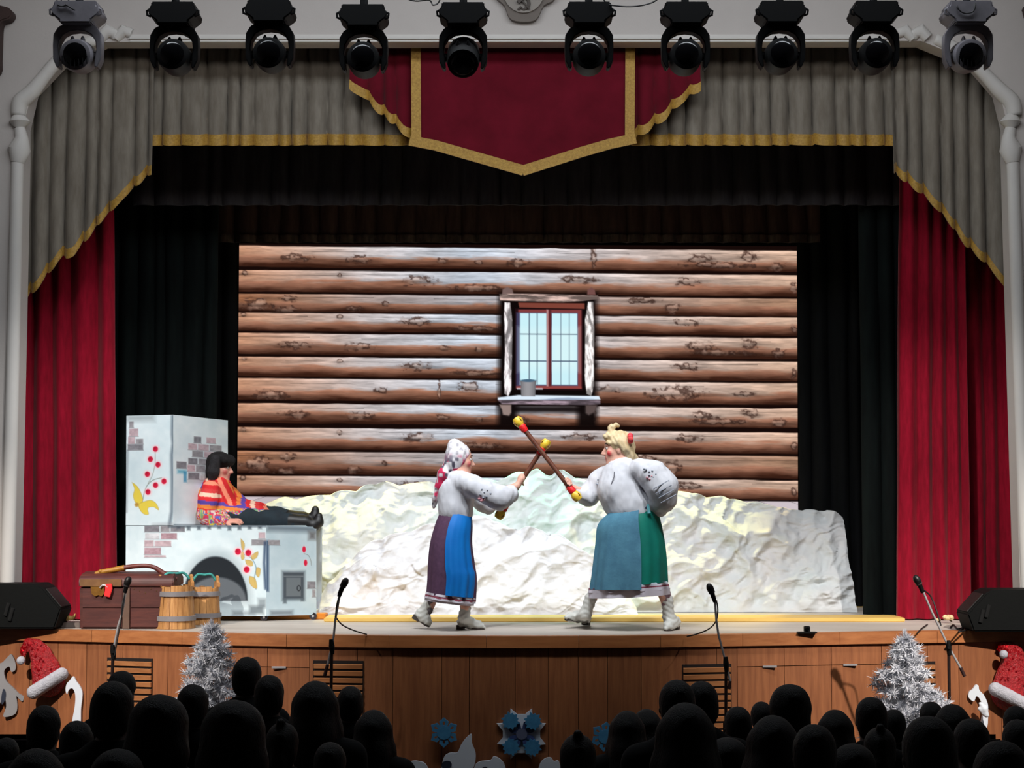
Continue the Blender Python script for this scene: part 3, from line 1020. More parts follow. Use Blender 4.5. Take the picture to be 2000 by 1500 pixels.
bpost([(1149, 584), (1159, 584), (1161, 640), (1160, 700), (1160, 750), (1155, 772), (1146, 768), (1142, 730), (1143, 680), (1143, 620)], (232, 224, 222))
cv.rect(1006, 599, 1138, 760, (40, 16, 22), 4)
cv.rect(1012, 600, 1136, 757, (132, 62, 62), 2)
cv.rect(1008, 606, 1015, 757, (66, 72, 110), 3, .8)
for x0, x1, mu in ((1015.5, 1067, (1033.5, 1049)), (1078, 1127.5, (1095.5, 1112))):
    cv.rect(x0 - 1.5, 606, x1 + 1.5, 752, (80, 90, 120), 1.5)
    cv.rect(x0, 607.5, x1, 750, (204, 242, 250), 1.5)
    cv.rect(x0, 640, x1, 720, (222, 248, 250), 20, .7)
    for q, x in enumerate(mu):
        cv.rect(x - .9, 607, x + .9, 750, (70, 84, 104), 1.2, 0.95 if x0 < 1050 else (.45 if q else .6))
    for y in (649, 703):
        cv.rect(x0, y - 1, x1, y + 1, (66, 80, 104), 1.2)
cv.rect(1067.5, 600, 1071, 757, (186, 140, 140), 1.5)
cv.rect(1071.5, 600, 1077, 757, (92, 40, 44), 1.5)
cv.rect(1008, 753, 1136, 757.5, (150, 70, 66), 1.5)
cv.rect(1009, 757, 1060, 759, (224, 228, 236), 1.2)
cv.poly([(972, 776), (1012, 771), (1050, 771), (1170, 772), (1173, 779), (972, 781)], (224, 238, 252), 1.6)
cv.poly([(1090, 776), (1110, 775), (1160, 778), (1120, 780), (1040, 781)], (150, 165, 190), 2, .8)
bpost([(972, 781), (1173, 780), (1173, 788), (1150, 790), (980, 789)], (128, 112, 122), True)
cv.poly([(975, 790), (998, 790), (998, 806), (994, 812), (982, 810), (980, 800)], (150, 130, 124), 3)
cv.poly([(1144, 790), (1166, 790), (1162, 804), (1150, 810), (1144, 806)], (92, 78, 76), 4)
mug = np.clip(0.5 - cv.sd_poly([(1016, 742), (1047, 742), (1045, 773), (1018, 773)]) / 1.5, 0, 1)
sh = 1 - np.clip((X - 1016) / 31, 0, 1)
cv.mix(mug, (np.array([84, 82, 86]) + 70 * np.sin(np.clip((X - 1012) / 36, 0, 1) * 3.0)[..., None] * np.ones(3)))
cv.ell(1031.5, 742, 15.5, 2.6, (70, 100, 124), 1)

led = thing('led_screen', tuple(P(1010, 1040, LY)), 'large lit screen showing a brown log cabin wall with a small window', 'screen')
cx = [(466, 475), (1556, 481), (1559, 1040), (462, 1034)]
c = [P(x, y, LY) for x, y in cx]
U, Vv = np.meshgrid(np.linspace(0, 1, NX), np.linspace(0, 1, NY))
top_ = np.outer(1 - U[0], np.array(c[0])) + np.outer(U[0], np.array(c[1]))
bot_ = np.outer(1 - U[0], np.array(c[3])) + np.outer(U[0], np.array(c[2]))
G = top_[None] * (1 - Vv)[..., None] + bot_[None] * Vv[..., None]
mesh_obj('display', G.reshape(-1, 3), grid_faces(NY, NX), screen_mat(), led, False, nlin(cv.C).reshape(-1, 3))
x0, x1, z0, z1 = c[0].x, c[1].x, c[3].z, c[0].z
MB().bbox(x0 - 0.004, x1 + 0.004, LY + 0.01, LY + 0.14, z0 + 0.002, z1 - 0.03).obj('cabinet', M_BLACK, led, False)
for fx in (0.06, 0.35, 0.65, 0.94):
    xx = x0 + (x1 - x0) * fx
    MB().bbox(xx - 0.04, xx + 0.04, LY + 0.02, LY + 0.1, STZ, z0 + 0.002).bbox(xx - 0.05, xx + 0.05, LY - 0.05, LY + 0.5, STZ, STZ + 0.04).obj('support_leg', M_BLACK, led, False)

# ================================================================== crumpled snow cloth
def paint_snow(kind):
    return None


def ridged(x, y, seed):
    wx = x + 0.9 * (fbm(x * 0.7, y * 0.7, 0, seed + 1, 3) - 0.5) * 2
    wy = y + 0.9 * (fbm(x * 0.7, y * 0.7, 5, seed + 2, 3) - 0.5) * 2
    r = 0
    a = 1.0
    ca, sa = math.cos(0.6), math.sin(0.6)
    for o in range(4):
        n_ = vn(wx * 2 ** o, wy * 2 ** o, o * 3.3, seed + 7 * o)
        r = r + a * (1 - np.abs(2 * n_ - 1) ** 0.8)
        wx, wy = wx * ca - wy * sa, wx * sa + wy * ca
        a *= 0.5
    return r / 1.875


def snow(name, label, outline, base_y, base_px, Yb, lean, seed, m, nx_=420, nz_=150, amp=0.16, bk=(0.22, 0.06)):
    """outline: crest in photo px, base_px: the two ends of the hem"""
    ox = np.array([p[0] for p in outline], float); oy = np.array([p[1] for p in outline], float)
    u = np.linspace(0, 1, nx_)
    px = ox[0] + (ox[-1] - ox[0]) * u
    cy = np.interp(px, ox, oy)
    bx = base_px[0] + (base_px[1] - base_px[0]) * u
    v = np.concatenate([np.linspace(0, 1, nz_), 1 + np.linspace(0.02, 0.5, 14)])
    V = np.zeros((len(v), nx_, 3))
    Yt = Yb + lean
    crest = np.array([tuple(P(px[i], cy[i], Yt)) for i in range(nx_)])
    hem = np.array([tuple(F(bx[i], base_y)) for i in range(nx_)])
    hem[:, 1] = Yb
    for j, vv in enumerate(v):
        if vv <= 1:
            s = vv
            w_ = s ** 1.0
            V[j] = hem * (1 - w_) + crest * w_
            V[j, :, 1] = Yb + lean * (s ** 1.6)
        else:
            s = (vv - 1) / 0.5
            V[j] = crest
            V[j, :, 1] += bk[0] * s ** 0.5 + bk[1] * s
            V[j, :, 2] = crest[:, 2] * (1 - s) + STZ * s
    VX, VZ = V[..., 0], V[..., 2]
    vj = np.broadcast_to(v[:, None], VX.shape)
    r = 1.15 * ridged(VX * 2.1, VZ * 2.7 + vj * 0.4, seed) + 0.30 * ridged(VX * 5.0, VZ * 6.0, seed + 50)
    wx_ = VX + .22 * (fbm(VX * 1.9, VZ * 1.9, 1, seed + 21, 3) - .5)
    wz_ = VZ + .22 * (fbm(VX * 1.9, VZ * 1.9, 4, seed + 22, 3) - .5)
    ca, sa = math.cos(.7), math.sin(.7)
    cr = worley((wx_ * ca + wz_ * sa) * 3.2, (wz_ * ca - wx_ * sa) * 5.2, seed) + .5 * worley((wx_ * ca - wz_ * sa) * 8.0, (wz_ * ca + wx_ * sa) * 6.0, seed + 3)
    r = .62 * r + .66 * cr
    edgef = np.clip(vj * 9, 0.15, 1) * np.clip((1.5 - vj) * 4, 0, 1)
    V[..., 1] -= amp * (r - 0.85) * edgef
    big = fbm(VX * 1.3, VZ * 1.6, 0, seed + 3, 2) - 0.5
    V[..., 1] -= 0.16 * big * edgef
    top_l = np.exp(-((vj - 1) / 0.12) ** 2)
    V[..., 2] += 0.055 * (1.1 - 2 * worley(VX[0:1] * 4.3 + 0 * VX, 0 * VX + .5, seed + 8)) * np.clip(vj, 0, 1) ** 3 * np.clip((1.5 - vj) * 4, 0, 1)
    V[..., 0] += 0.05 * (fbm(VX * 3, VZ * 3, 2, seed + 9, 3) - 0.5) * np.clip(vj * 6, 0, 1)
    V[..., 2] = np.maximum(V[..., 2], STZ + 0.004)
    t = thing(name, ((hem[0, 0] + hem[-1, 0]) / 2, Yb, STZ), label, 'stage cloth')
    mesh_obj('cloth', V.reshape(-1, 3), grid_faces(len(v), nx_), m, t, True)
    return t


M_SNOW = mat('snow_cloth', (236, 234, 236), 0.8, rgb2=(226, 226, 230), scale=2.0, bump=0.12, bscale=30, spec=0.2)
M_SNOW2 = mat('snow_cloth_grey', (218, 215, 215), 0.8, rgb2=(202, 210, 212), scale=1.6, bump=0.12, bscale=30, spec=0.2)
snow('snow_cloth', 'long crumpled white cloth heaped as snow along the bottom of the screen',
     [(470, 998), (510, 988), (560, 978), (600, 974), (640, 966), (690, 960), (740, 950), (790, 946), (835, 950), (880, 946), (930, 944), (985, 938), (1015, 930), (1045, 926), (1065, 932), (1090, 926), (1125, 936), (1160, 940), (1220, 950), (1280, 960), (1325, 962), (1355, 962), (1400, 976), (1440, 984), (1490, 990), (1540, 1002), (1572, 998), (1615, 1000), (1646, 1018)],
     1197, (470, 1676), 16.92, 0.42, 5, M_SNOW2, amp=0.20)
snow('snow_cloth', 'front mound of crumpled bright white cloth between the two women',
     [(618, 1188), (640, 1140), (668, 1106), (700, 1078), (740, 1056), (790, 1042), (840, 1030), (890, 1018), (930, 1014), (975, 1022), (1010, 1036), (1060, 1040), (1100, 1058), (1135, 1078), (1160, 1104), (1185, 1134), (1215, 1150), (1232, 1168), (1243, 1190)],
     1204, (618, 1246), 16.24, 0.20, 9, M_SNOW, 300, 110, 0.15, (0.08, 0.04))

# ================================================================== painted stove
SY = 15.72
stove = thing('painted_stove', tuple(F(380, 1205)), 'white painted stage stove with brick patches, red berries and a dark arch', 'stove')
M_PAINT = mat('stove_paint', (200, 220, 225), 0.7, attr=True, spec=0.2)
BASE = (216, 230, 234)


def panel(name, quad, Ys, cvs, thick=0.03):
    """quad: px corners tl,tr,br,bl ; Ys: depth at left and right"""
    ny_, nx_ = cvs.X.shape
    tl, tr = P(*quad[0], Ys[0]), P(*quad[1], Ys[1])
    bl, br = P(*quad[3], Ys[0]), P(*quad[2], Ys[1])
    U, Vv = np.meshgrid(np.linspace(0, 1, nx_), np.linspace(0, 1, ny_))
    G = ((np.array(tl) * (1 - U)[..., None] + np.array(tr) * U[..., None]) * (1 - Vv)[..., None] +
         (np.array(bl) * (1 - U)[..., None] + np.array(br) * U[..., None]) * Vv[..., None]).reshape(-1, 3)
    nrm = (tr - tl).cross(bl - tl).normalized()
    if nrm.y < 0:
        nrm = -nrm
    off = np.array(nrm) * thick
    c4 = [0, nx_ - 1, ny_ * nx_ - 1, (ny_ - 1) * nx_]
    N = len(G)
    V = np.concatenate([G, np.array([G[i] for i in c4]) + off, np.array([G[i] for i in c4])])
    Fc = grid_faces(ny_, nx_).tolist()
    a, b = [N, N + 1, N + 2, N + 3], [N + 4, N + 5, N + 6, N + 7]
    Fc += [a] + [[b[k], b[(k + 1) % 4], a[(k + 1) % 4], a[k]] for k in range(4)]
    pc = nlin(cvs.C).reshape(-1, 3)
    pc = np.concatenate([pc, np.array([pc[i] for i in c4]), np.array([pc[i] for i in c4])])
    return mesh_obj(name, V, Fc, M_PAINT, stove, False, pc)


def wash(c_, seed):
    n_ = fbm(c_.X / 26, c_.Y / 26, 0, seed) - 0.5
    c_.C += n_[..., None] * np.array([30, 22, 18])


def brick(c_, x0, y0, x1, y1, col):
    n_ = fbm(c_.X / 7, c_.Y / 5, 0, int(x0 + y0)) - 0.5
    d = np.maximum(np.maximum(x0 + .6 - c_.X, c_.X - x1 + .6), np.maximum(y0 + .6 - c_.Y, c_.Y - y1 + .6))
    c_.mix(np.clip(0.5 - d / 1.4, 0, 1), np.array(col) + n_[..., None] * 50)
    c_.line([(x0, y1), (x1, y1)], .8, (96, 90, 94), 1.4, .7)


def berry(c_, x, y, r):
    c_.ell(x, y, r * 1.5, r * 1.5, (250, 196, 200), r * 1.1, .7)
    c_.ell(x, y, r, r * 1.08, (206, 24, 62), 1.4)
    c_.ell(x - r * .25, y - r * .3, r * .5, r * .5, (168, 10, 44), 2, .7)


G1, G2, PK, PL = (150, 146, 150), (128, 126, 132), (172, 140, 148), (190, 166, 172)
# chimney front
c1 = Canvas(246, 812, 339, 1027, 94, 216, BASE); wash(c1, 1)
c1.rect(248, 812, 300, 822, (150, 158, 160), 16, .8)
for q in ((251, 823, 261, 836, G1), (251, 837, 270, 853, PL), (249, 853, 264, 868, PL), (264, 857, 280, 868, G1), (248, 868, 280, 880, G2)):
    brick(c1, *q)
c1.line([(249, 880), (247, 960), (247, 1000)], 2.5, (110, 120, 126), 5, .6)
c1.line(crom([(278, 982), (282, 962), (288, 948), (300, 938), (316, 934)], 5, False), 1.1, (110, 116, 104), 1.2)
c1.line(crom([(289, 945), (298, 928), (303, 905), (303, 880)], 5, False), 1.0, (140, 140, 130), 1.2)
for x, y in ((303.7, 878), (293.7, 897.8), (308.7, 908.5), (287.7, 926.7), (320.6, 940.8), (304, 948.3), (289, 961.4)):
    berry(c1, x, y, 5.0)
leaf = lambda pts: [(200 + a / 3.191, 780 + b / 3.191) for a, b in pts]
YL = (224, 200, 74)
for pts in ([(186, 522), (213, 540), (238, 580), (252, 632), (228, 652), (204, 640), (192, 600), (200, 560)],
            [(222, 655), (250, 642), (300, 630), (335, 650), (352, 690), (322, 672), (290, 674), (282, 690), (288, 716), (262, 716), (238, 694)]):
    c1.poly(crom(leaf(pts), 4), YL, 1.6)
    c1.line(crom(leaf(pts + pts[:1]), 4), .8, (170, 140, 60), 1.4, .7)
c1.ell(267, 986, 4, 4, (180, 140, 60), 3)
c1.line([(338, 815), (337, 850), (339, 868), (336, 890), (337, 940), (336, 1000), (332, 1024)], 6, (96, 108, 120), 6, .85)
c1.line([(300, 1026), (338, 1024)], 6, (140, 140, 146), 8, .5)
panel('chimney_front', [(247, 812), (338.5, 810), (338.5, 1027), (246, 1027)], (SY, SY), c1)
# chimney side
c2 = Canvas(338, 810, 446, 1027, 109, 218, (214, 224, 228)); wash(c2, 2)
for a, b, x, y, cc in ((565, 218, 615, 262, G2), (645, 218, 708, 258, PL), (530, 265, 590, 308, PL), (591, 265, 664, 308, PL), (665, 265, 746, 308, G1), (555, 310, 628, 352, G1), (630, 310, 745, 352, PL),
                       (530, 358, 592, 400, G2), (594, 358, 660, 400, G1), (525, 402, 576, 446, PL), (578, 402, 640, 446, G1), (458, 384, 524, 430, G2), (530, 450, 604, 496, G2), (606, 452, 646, 500, (196, 200, 202))):
    brick(c2, 200 + a / 3.191, 780 + b / 3.191, 200 + x / 3.191, 780 + y / 3.191, cc)
c2.rect(346, 917, 363, 924, (84, 160, 186), 6, .8)
c2.rect(358, 920, 363.5, 941, (62, 140, 178), 4, .9)
c2.rect(366, 936, 402, 942, (150, 158, 160), 8, .5)
c2.line([(340, 1025), (445, 1027)], 3, (92, 100, 108), 3, .7)
panel('chimney_side', [(338.5, 810), (445, 821), (445, 1026), (338.5, 1027)], (SY, SY + 0.66), c2)
# bench front
c3 = Canvas(245, 1026, 521, 1204, 277, 179, BASE); wash(c3, 3)
for a, b, x, y, cc in ((258, 787, 356, 828, G2), (358, 787, 420, 828, G1), (422, 790, 515, 826, G2), (262, 832, 355, 872, (206, 206, 210)), (362, 832, 466, 873, PK), (258, 877, 320, 920, PL), (322, 880, 430, 919, PL),
                       (258, 924, 366, 970, PK), (258, 972, 396, 988, PL), (930, 872, 1030, 910, G1), (975, 828, 1020, 868, PL), (1032, 874, 1112, 910, G1)):
    brick(c3, 200 + a / 3.191, 780 + b / 3.191, 200 + x / 3.191, 780 + y / 3.191, cc)
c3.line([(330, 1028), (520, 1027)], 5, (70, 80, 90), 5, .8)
for i in range(9):
    c3.rect(345 + i * 20, 1028, 352 + i * 20, 1033 + (i * 7) % 4, (60, 70, 80), 4, .7)
ac = (200 + 705 / 3.191, 780 + 1257 / 3.191)
arch = np.maximum((np.sqrt(((c3.X - ac[0]) / 63.5) ** 2 + ((c3.Y - ac[1]) / 86.5) ** 2) - 1) * 63, c3.Y - ac[1])
c3.mix(np.clip(0.5 - (arch - 6) / 22, 0, 1) * .45, (110, 122, 130))
c3.mix(np.clip(0.5 - arch / 3.0, 0, 1), (30, 36, 42))
fl2 = np.maximum((np.sqrt(((c3.X - ac[0] - 3) / 58) ** 2 + ((c3.Y - ac[1]) / 46) ** 2) - 1) * 40, c3.Y - ac[1])
c3.mix(np.clip(0.5 - fl2 / 4.0, 0, 1) * .9, (104, 110, 116))
OC = (206, 172, 92)
c3.line(crom(leaf([(870, 890), (880, 960), (930, 990), (960, 1050), (950, 1120), (960, 1185)]), 5, False), 1.6, (90, 130, 150), 1.6, .8)
for pts in ([(866, 872), (888, 900), (884, 940), (870, 930)], [(865, 960), (880, 950), (888, 990), (870, 1000)], [(930, 975), (972, 950), (966, 985), (938, 1000)], [(894, 1002), (935, 1010), (938, 1040), (905, 1036)],
            [(965, 1050), (988, 1060), (978, 1110), (960, 1090)], [(920, 1105), (955, 1120), (966, 1180), (938, 1170), (918, 1140)]):
    c3.poly(crom(leaf(pts), 3), OC, 1.4, .9)
    c3.line(crom(leaf(pts + pts[:1]), 3), .7, (150, 120, 60), 1.2, .6)
for a, b in ((847, 950), (912, 958), (902, 1063)):
    berry(c3, 200 + a / 3.191, 780 + b / 3.191, 5.8)
c3.line([(519, 1060), (517, 1100), (520, 1150)], 5, (42, 62, 92), 5, .85)
c3.rect(505, 1170, 521, 1188, (120, 130, 136), 8, .7)
c3.rect(488, 1184, 516, 1200, (96, 106, 112), 8, .75)
c3.rect(455, 1194, 500, 1203, (120, 130, 138), 8, .6)
panel('bench_front', [(246, 1026), (520, 1026), (520, 1203), (245, 1203)], (SY, SY), c3)
# firebox side of the bench
c4 = Canvas(520, 1026, 619, 1204, 100, 179, (186, 204, 212)); wash(c4, 4)  # darker bluish base paints in the shade of this turned face
c4.rect(522, 1026, 617, 1036, (84, 96, 106), 14, .85)  # man's shadow along the top edge, painted into the panel colour
c4.rect(604, 1036, 618, 1052, (90, 86, 86), 10, .8)
c4.rect(520, 1056, 525, 1156, (46, 66, 96), 5, .9)
brick(c4, 523, 1054, 547, 1065, G1); brick(c4, 600, 1136, 618, 1151, G2); brick(c4, 610, 1152, 618, 1168, G1)
c4.rect(551, 1116, 596, 1174, (84, 94, 102), 7, .85)
c4.rect(554, 1119, 593, 1170, (72, 80, 88), 2)
c4.rect(559, 1129, 588, 1166, (104, 112, 118), 2)
c4.line([(555, 1126), (592, 1126)], 2, (130, 138, 142), 2, .7)
c4.ell(584, 1150, 4, 6, (30, 34, 40), 1.2); c4.ell(584, 1150, 2.4, 4.2, (104, 112, 118), 1.2)
c4.rect(553, 1170, 560, 1180, (84, 94, 102), 4, .8); c4.rect(588, 1170, 594, 1176, (84, 94, 102), 4, .8)
for a, b in ((1258, 932), (1268, 1018)):
    x, y = 200 + a / 3.191, 780 + b / 3.191
    c4.ell(x, y, 4.2, 7.2, (240, 190, 196), 2.5, .6); c4.ell(x, y, 3.4, 6.2, (206, 24, 62), 1.2)
c4.line(crom(leaf([(1258, 960), (1285, 970), (1300, 1000), (1305, 1035)]), 4, False), .9, (120, 124, 118), 1.2)
c4.rect(528, 1194, 572, 1203, (100, 108, 114), 8, .7)
panel('bench_side', [(520, 1026), (618, 1029), (618, 1201), (520, 1203)], (SY, SY + 0.22), c4)
# carcass: slab, back, top, base board, castors
M_WHITE = mat('white_board', (206, 216, 220), 0.7)
p0, p1, p2 = P(246, 1026, SY), P(520, 1026, SY), P(618, 1029, SY + 0.22)
zt_ = p0.z
b0 = [Vector((p0.x, SY + 0.03, 0)), Vector((p1.x, SY + 0.03, 0)), Vector((p2.x, SY + 0.25, 0)), Vector((p2.x, SY + 0.72, 0)), Vector((p0.x, SY + 0.72, 0))]
MB().prism([p + Vector((0, 0, zt_ - 0.03)) for p in b0], (0, 0, 0.026)).obj('bench_top', M_WHITE, stove, False)
zb_ = P(300, 1203, SY).z
MB().prism([p + Vector((0, 0, zb_)) for p in b0], (0, 0, 0.03)).obj('base_board', M_WHITE, stove, False)
MB().bbox(p0.x, p2.x, SY + 0.69, SY + 0.72, zb_ + 0.03, zt_ - 0.03).obj('back_board', M_WHITE, stove, False)
q0, q1, q2 = P(247, 812, SY), P(338.5, 810, SY), P(445, 821, SY + 0.66)
MB().prism([Vector((q0.x, SY + 0.03, zt_)), Vector((q0.x, SY + 0.69, zt_)), Vector((q0.x + 0.03, SY + 0.69, zt_)), Vector((q0.x + 0.03, SY + 0.03, zt_))], (0, 0, q0.z - zt_ - 0.01)).obj('chimney_left', M_WHITE, stove, False)
MB().bbox(q0.x, q2.x - 0.02, SY + 0.66, SY + 0.69, zt_, q0.z - 0.02).obj('chimney_back', M_WHITE, stove, False)
for x, yy_, Yc_ in ((515, 1214, SY + 0.03), (611, 1213, SY + 0.2), (270, 1214, SY + 0.1), (300, 1214, SY + 0.62), (600, 1214, SY + 0.62)):
    p = P(x, 1205, Yc_)
    ctr = Vector((p.x, p.y + 0.02, STZ + 0.032))
    ca_ = MB().bbox(ctr.x - 0.022, ctr.x + 0.022, ctr.y - 0.02, ctr.y + 0.02, STZ + 0.045, max(zb_, STZ + 0.05)).obj('castor', M_BLACK, stove, False)
    MB().cyl(ctr - Vector((0, 0.016, 0)), ctr + Vector((0, 0.016, 0)), 0.032, n=16).obj('wheel', mat('castor_wheel', (40, 34, 44), 0.5), ca_)
    MB().cyl(ctr - Vector((0, 0.02, 0)), ctr + Vector((0, 0.02, 0)), 0.011, n=10).obj('hub', M_CHROME, ca_)
# ================================================================== moving-head stage lights on a bar
TY = 11.9
M_GREYP = mat('grey_lamp_plastic', (128, 124, 130), 0.5, var=0.2, scale=14)
M_LENS = mat('lamp_glass', (8, 8, 10), 0.12, spec=0.5)
bar_z = P(1000, -34, TY).z
truss = thing('lighting_bar', (0, TY, bar_z), 'black lighting bar above the picture that carries the stage lights', 'lighting bar')
MB().cyl((-4.6, TY, bar_z), (4.6, TY, bar_z), 0.03, n=14).obj('pipe', M_BLACK, truss)
for x in (-4.2, -1.4, 1.4, 4.2):
    MB().cyl((x, TY, bar_z), (x, TY, CEIL), 0.012, n=8).obj('hanger', M_BLACK, truss)
HEADS = [(155, 10, 'g', 0.10, 'grey moving-head stage light with a pale glint, leftmost on the bar'),
         (343, 12, 'b', 0.0, 'black moving-head stage light over the left grey valance, second from left'),
         (529, 8, 'b', 0.04, 'black moving-head stage light, third from left, highest over the grey valance'),
         (711, 17, 'b', 0.0, 'black moving-head stage light in front of the left crimson swag'),
         (905, 13, 'b', 0.62, 'black moving-head stage light with its head tipped straight down, left of the emblem'),
         (1150, 12, 'b', 0.0, 'black moving-head stage light before the red pelmet, right of the emblem'),
         (1338, 12, 'b', 0.0, 'black moving-head stage light in front of the right crimson swag'),
         (1523, 10, 'b', 0.0, 'black moving-head stage light over the right grey valance, third from right'),
         (1706, 10, 'b', 0.0, 'black moving-head stage light beside the rightmost grey one'),
         (1888, 10, 'g', 0.12, 'grey moving-head stage light with a finned lens hood, rightmost on the bar')]
HS = TY / FPX      # metres per photo pixel at the bar


def moving_head(px, y0, kind, tip, label):
    o = P(px, y0, TY)
    m = M_GREYP if kind == 'g' else M_BLACK
    t = thing('moving_head', tuple(o), label, 'stage light', 'stage lights along the overhead bar')
    q = lambda x, y, d=0.0: Vector((o.x + x * HS, TY + d, o.z - y * HS))
    # clamp and stem
    mb = MB().cyl(q(0, 2), Vector((o.x, TY, bar_z)), 0.026, n=10)
    mb.box((o.x, TY, bar_z), (0.05, 0.09, 0.09)).obj('clamp', M_BLACK, t)
    # base box: wide at the top with lugs, tapering below
    prof = [(-42, 0), (42, 0), (42, 10), (47, 14), (48, 22), (44, 28), (36, 34), (31, 38), (31, 44), (-31, 44), (-31, 38), (-36, 34), (-44, 28), (-48, 22), (-47, 14), (-42, 10)]
    b = MB().prism([q(x, y, -0.12) for x, y in prof], (0, 0.24, 0)).obj('base', m, t, 30, bevel=0.008)
    mb = MB()
    for s in (-1, 1):
        mb.tube([q(s * 44, 14, -0.1), q(s * 51, 18, -0.1), q(s * 50, 26, -0.1), q(s * 43, 29, -0.1)], 0.008, 8)
    mb.obj('handle', m, b)
    # yoke: rounded arch with two arms
    oc = [(-40, 128), (-47, 112), (-48, 84), (-47, 62), (-38, 47), (-24, 41), (0, 40), (24, 41), (38, 47), (47, 62), (48, 84), (47, 112), (40, 128), (34, 128)]
    ic = [(36, 104), (38, 92), (36, 76), (28, 63), (15, 56), (0, 54), (-15, 56), (-28, 63), (-36, 76), (-38, 92), (-36, 104), (-34, 128)]
    MB().prism([q(x, y, -0.05) for x, y in oc + ic], (0, 0.10, 0)).obj('yoke', m, t, 30, bevel=0.006)
    # head
    c = q(0, 103)
    ax = Vector((0, -math.cos(tip), -math.sin(tip) - 0.02)).normalized()
    R_ = 32.5 * HS
    h = MB().lathe(c - ax * 0.17, ax, [(0, 0.05), (0.02, 0.09), (0.06, R_ * 0.97), (0.12, R_), (0.22, R_), (0.27, R_ * 0.93), (0.275, R_ * 0.8)], 28).obj('head', m, t)
    MB().lathe(c - ax * 0.17, ax, [(0.268, R_ * 0.80), (0.285, R_ * 0.6), (0.292, 0.0001)], 24).obj('lens', M_LENS, h)
    up = ax.cross(Vector((1, 0, 0))).normalized()
    if up.z < 0: up = -up
    mb = MB()
    for s in (-1, 1):
        a = c + ax * 0.02 + Vector((s * 10 * HS, 0, 0)) + up * R_ * 0.93
        MB().tube([a, a + up * 0.03], [0.02, 0.006], 8).obj('vent_fin', m, h)
    MB().cyl(c + Vector((-0.135, 0, 0)), c + Vector((0.135, 0, 0)), 0.03, n=12).obj('pivot', m, t)
    if kind == 'g':
        mb = MB()
        for k in range(-3, 4):
            a = c + ax * 0.115 + Vector((k * 8 * HS, 0, 0)) - up * R_ * math.sqrt(max(0.05, 1 - (k * 8 / 35.0) ** 2)) * 0.8
            mb.tube([a, a + up * 0.055], 0.004, 6)
        mb.obj('lens_fin', M_BLACK, h)
    return t


for hd in HEADS:
    moving_head(*hd)
# loose cables at the bar
M_CABLE = mat('black_cable', (24, 22, 22), 0.6)
for pts, lab in (([(778, -30), (790, -6), (812, 2), (838, 0), (846, 10), (858, 2), (862, -30)], 'thin black cable looped beside the stage light with the tipped head'),
                 ([(1172, -30), (1182, 4), (1210, 12), (1245, 12), (1276, 4), (1290, -10), (1296, -32)], 'long slack black cable hanging between two stage lights, right of the emblem'),
                 ([(112, -30), (112, 6), (124, 12), (134, 2), (128, -8), (120, 2), (146, 20)], 'tangled black cable on top of the leftmost grey stage light'),
                 ([(1862, -30), (1868, 8), (1876, 22), (1890, 26), (1904, 16), (1902, -30)], 'tangled black cable on top of the rightmost grey stage light')):
    o = MB().tube([P(x, y, TY - 0.03 - 0.1 * (y > 8)) for x, y in crom(pts, 5, False)], 0.005, 6).obj('power_cable', M_CABLE, None, True, origin=tuple(P(pts[0][0], pts[0][1], TY)))
    tag(o, lab, 'cable')

# ================================================================== stage monitors
M_SPK = mat('speaker_box', (9, 11, 11), 0.7, spec=0.15, var=0.25, scale=40, bump=0.06)
M_GRL = mat('speaker_grille', (7, 8, 8), 0.5, bump=0.3, bscale=400)


def monitor(prof, y0, y1, label, face, slots):
    pts = [P(x, y, y0) for x, y in prof]
    zf = STZ + 0.004
    for p in pts:
        p.z = max(p.z, zf)
    t = thing('floor_monitor', (sum(p.x for p in pts) / len(pts), y0, STZ), label, 'speaker', 'stage monitors')
    MB().prism(pts, (0, y1 - y0, 0)).obj('cabinet', M_SPK, t, False, bevel=0.012)
    a, b = P(*face[0], y0), P(*face[1], y0)
    ins = (b - a)
    nrm = Vector((-ins.z, 0, ins.x)).normalized()
    if nrm.z < 0: nrm = -nrm
    q = [a + ins * 0.08, b - ins * 0.08]
    V = [Vector((q[0].x, y0 + 0.04, q[0].z)), Vector((q[1].x, y0 + 0.04, q[1].z)), Vector((q[1].x, y1 - 0.04, q[1].z)), Vector((q[0].x, y1 - 0.04, q[0].z))]
    MB().prism([v + nrm * 0.001 for v in V], nrm * 0.008).obj('grille', M_GRL, t, False)
    for x, y in slots:
        p = P(x, y, y0)
        MB().tube([p + Vector((-0.012, -0.004, -0.05)), p + Vector((0.014, -0.004, 0.05))], 0.016, 8).obj('handle_slot', mat('slot_black', (4, 4, 4), 0.9), t)
    return t


monitor([(-70, 1141), (72, 1141), (84, 1148), (119, 1190), (106, 1228), (-70, 1228)], 14.62, 15.0, 'black wedge monitor speaker on the stage edge in front of the left red curtain', ((84, 1148), (119, 1190)), [(14, 1190), (22, 1200)])
monitor([(2070, 1152), (1940, 1152), (1926, 1158), (1889, 1199), (1902, 1234), (2070, 1234)], 14.42, 14.8, 'black wedge monitor speaker on the stage edge in front of the right red curtains', ((1926, 1158), (1889, 1199)), [(1917, 1203), (1928, 1193)])

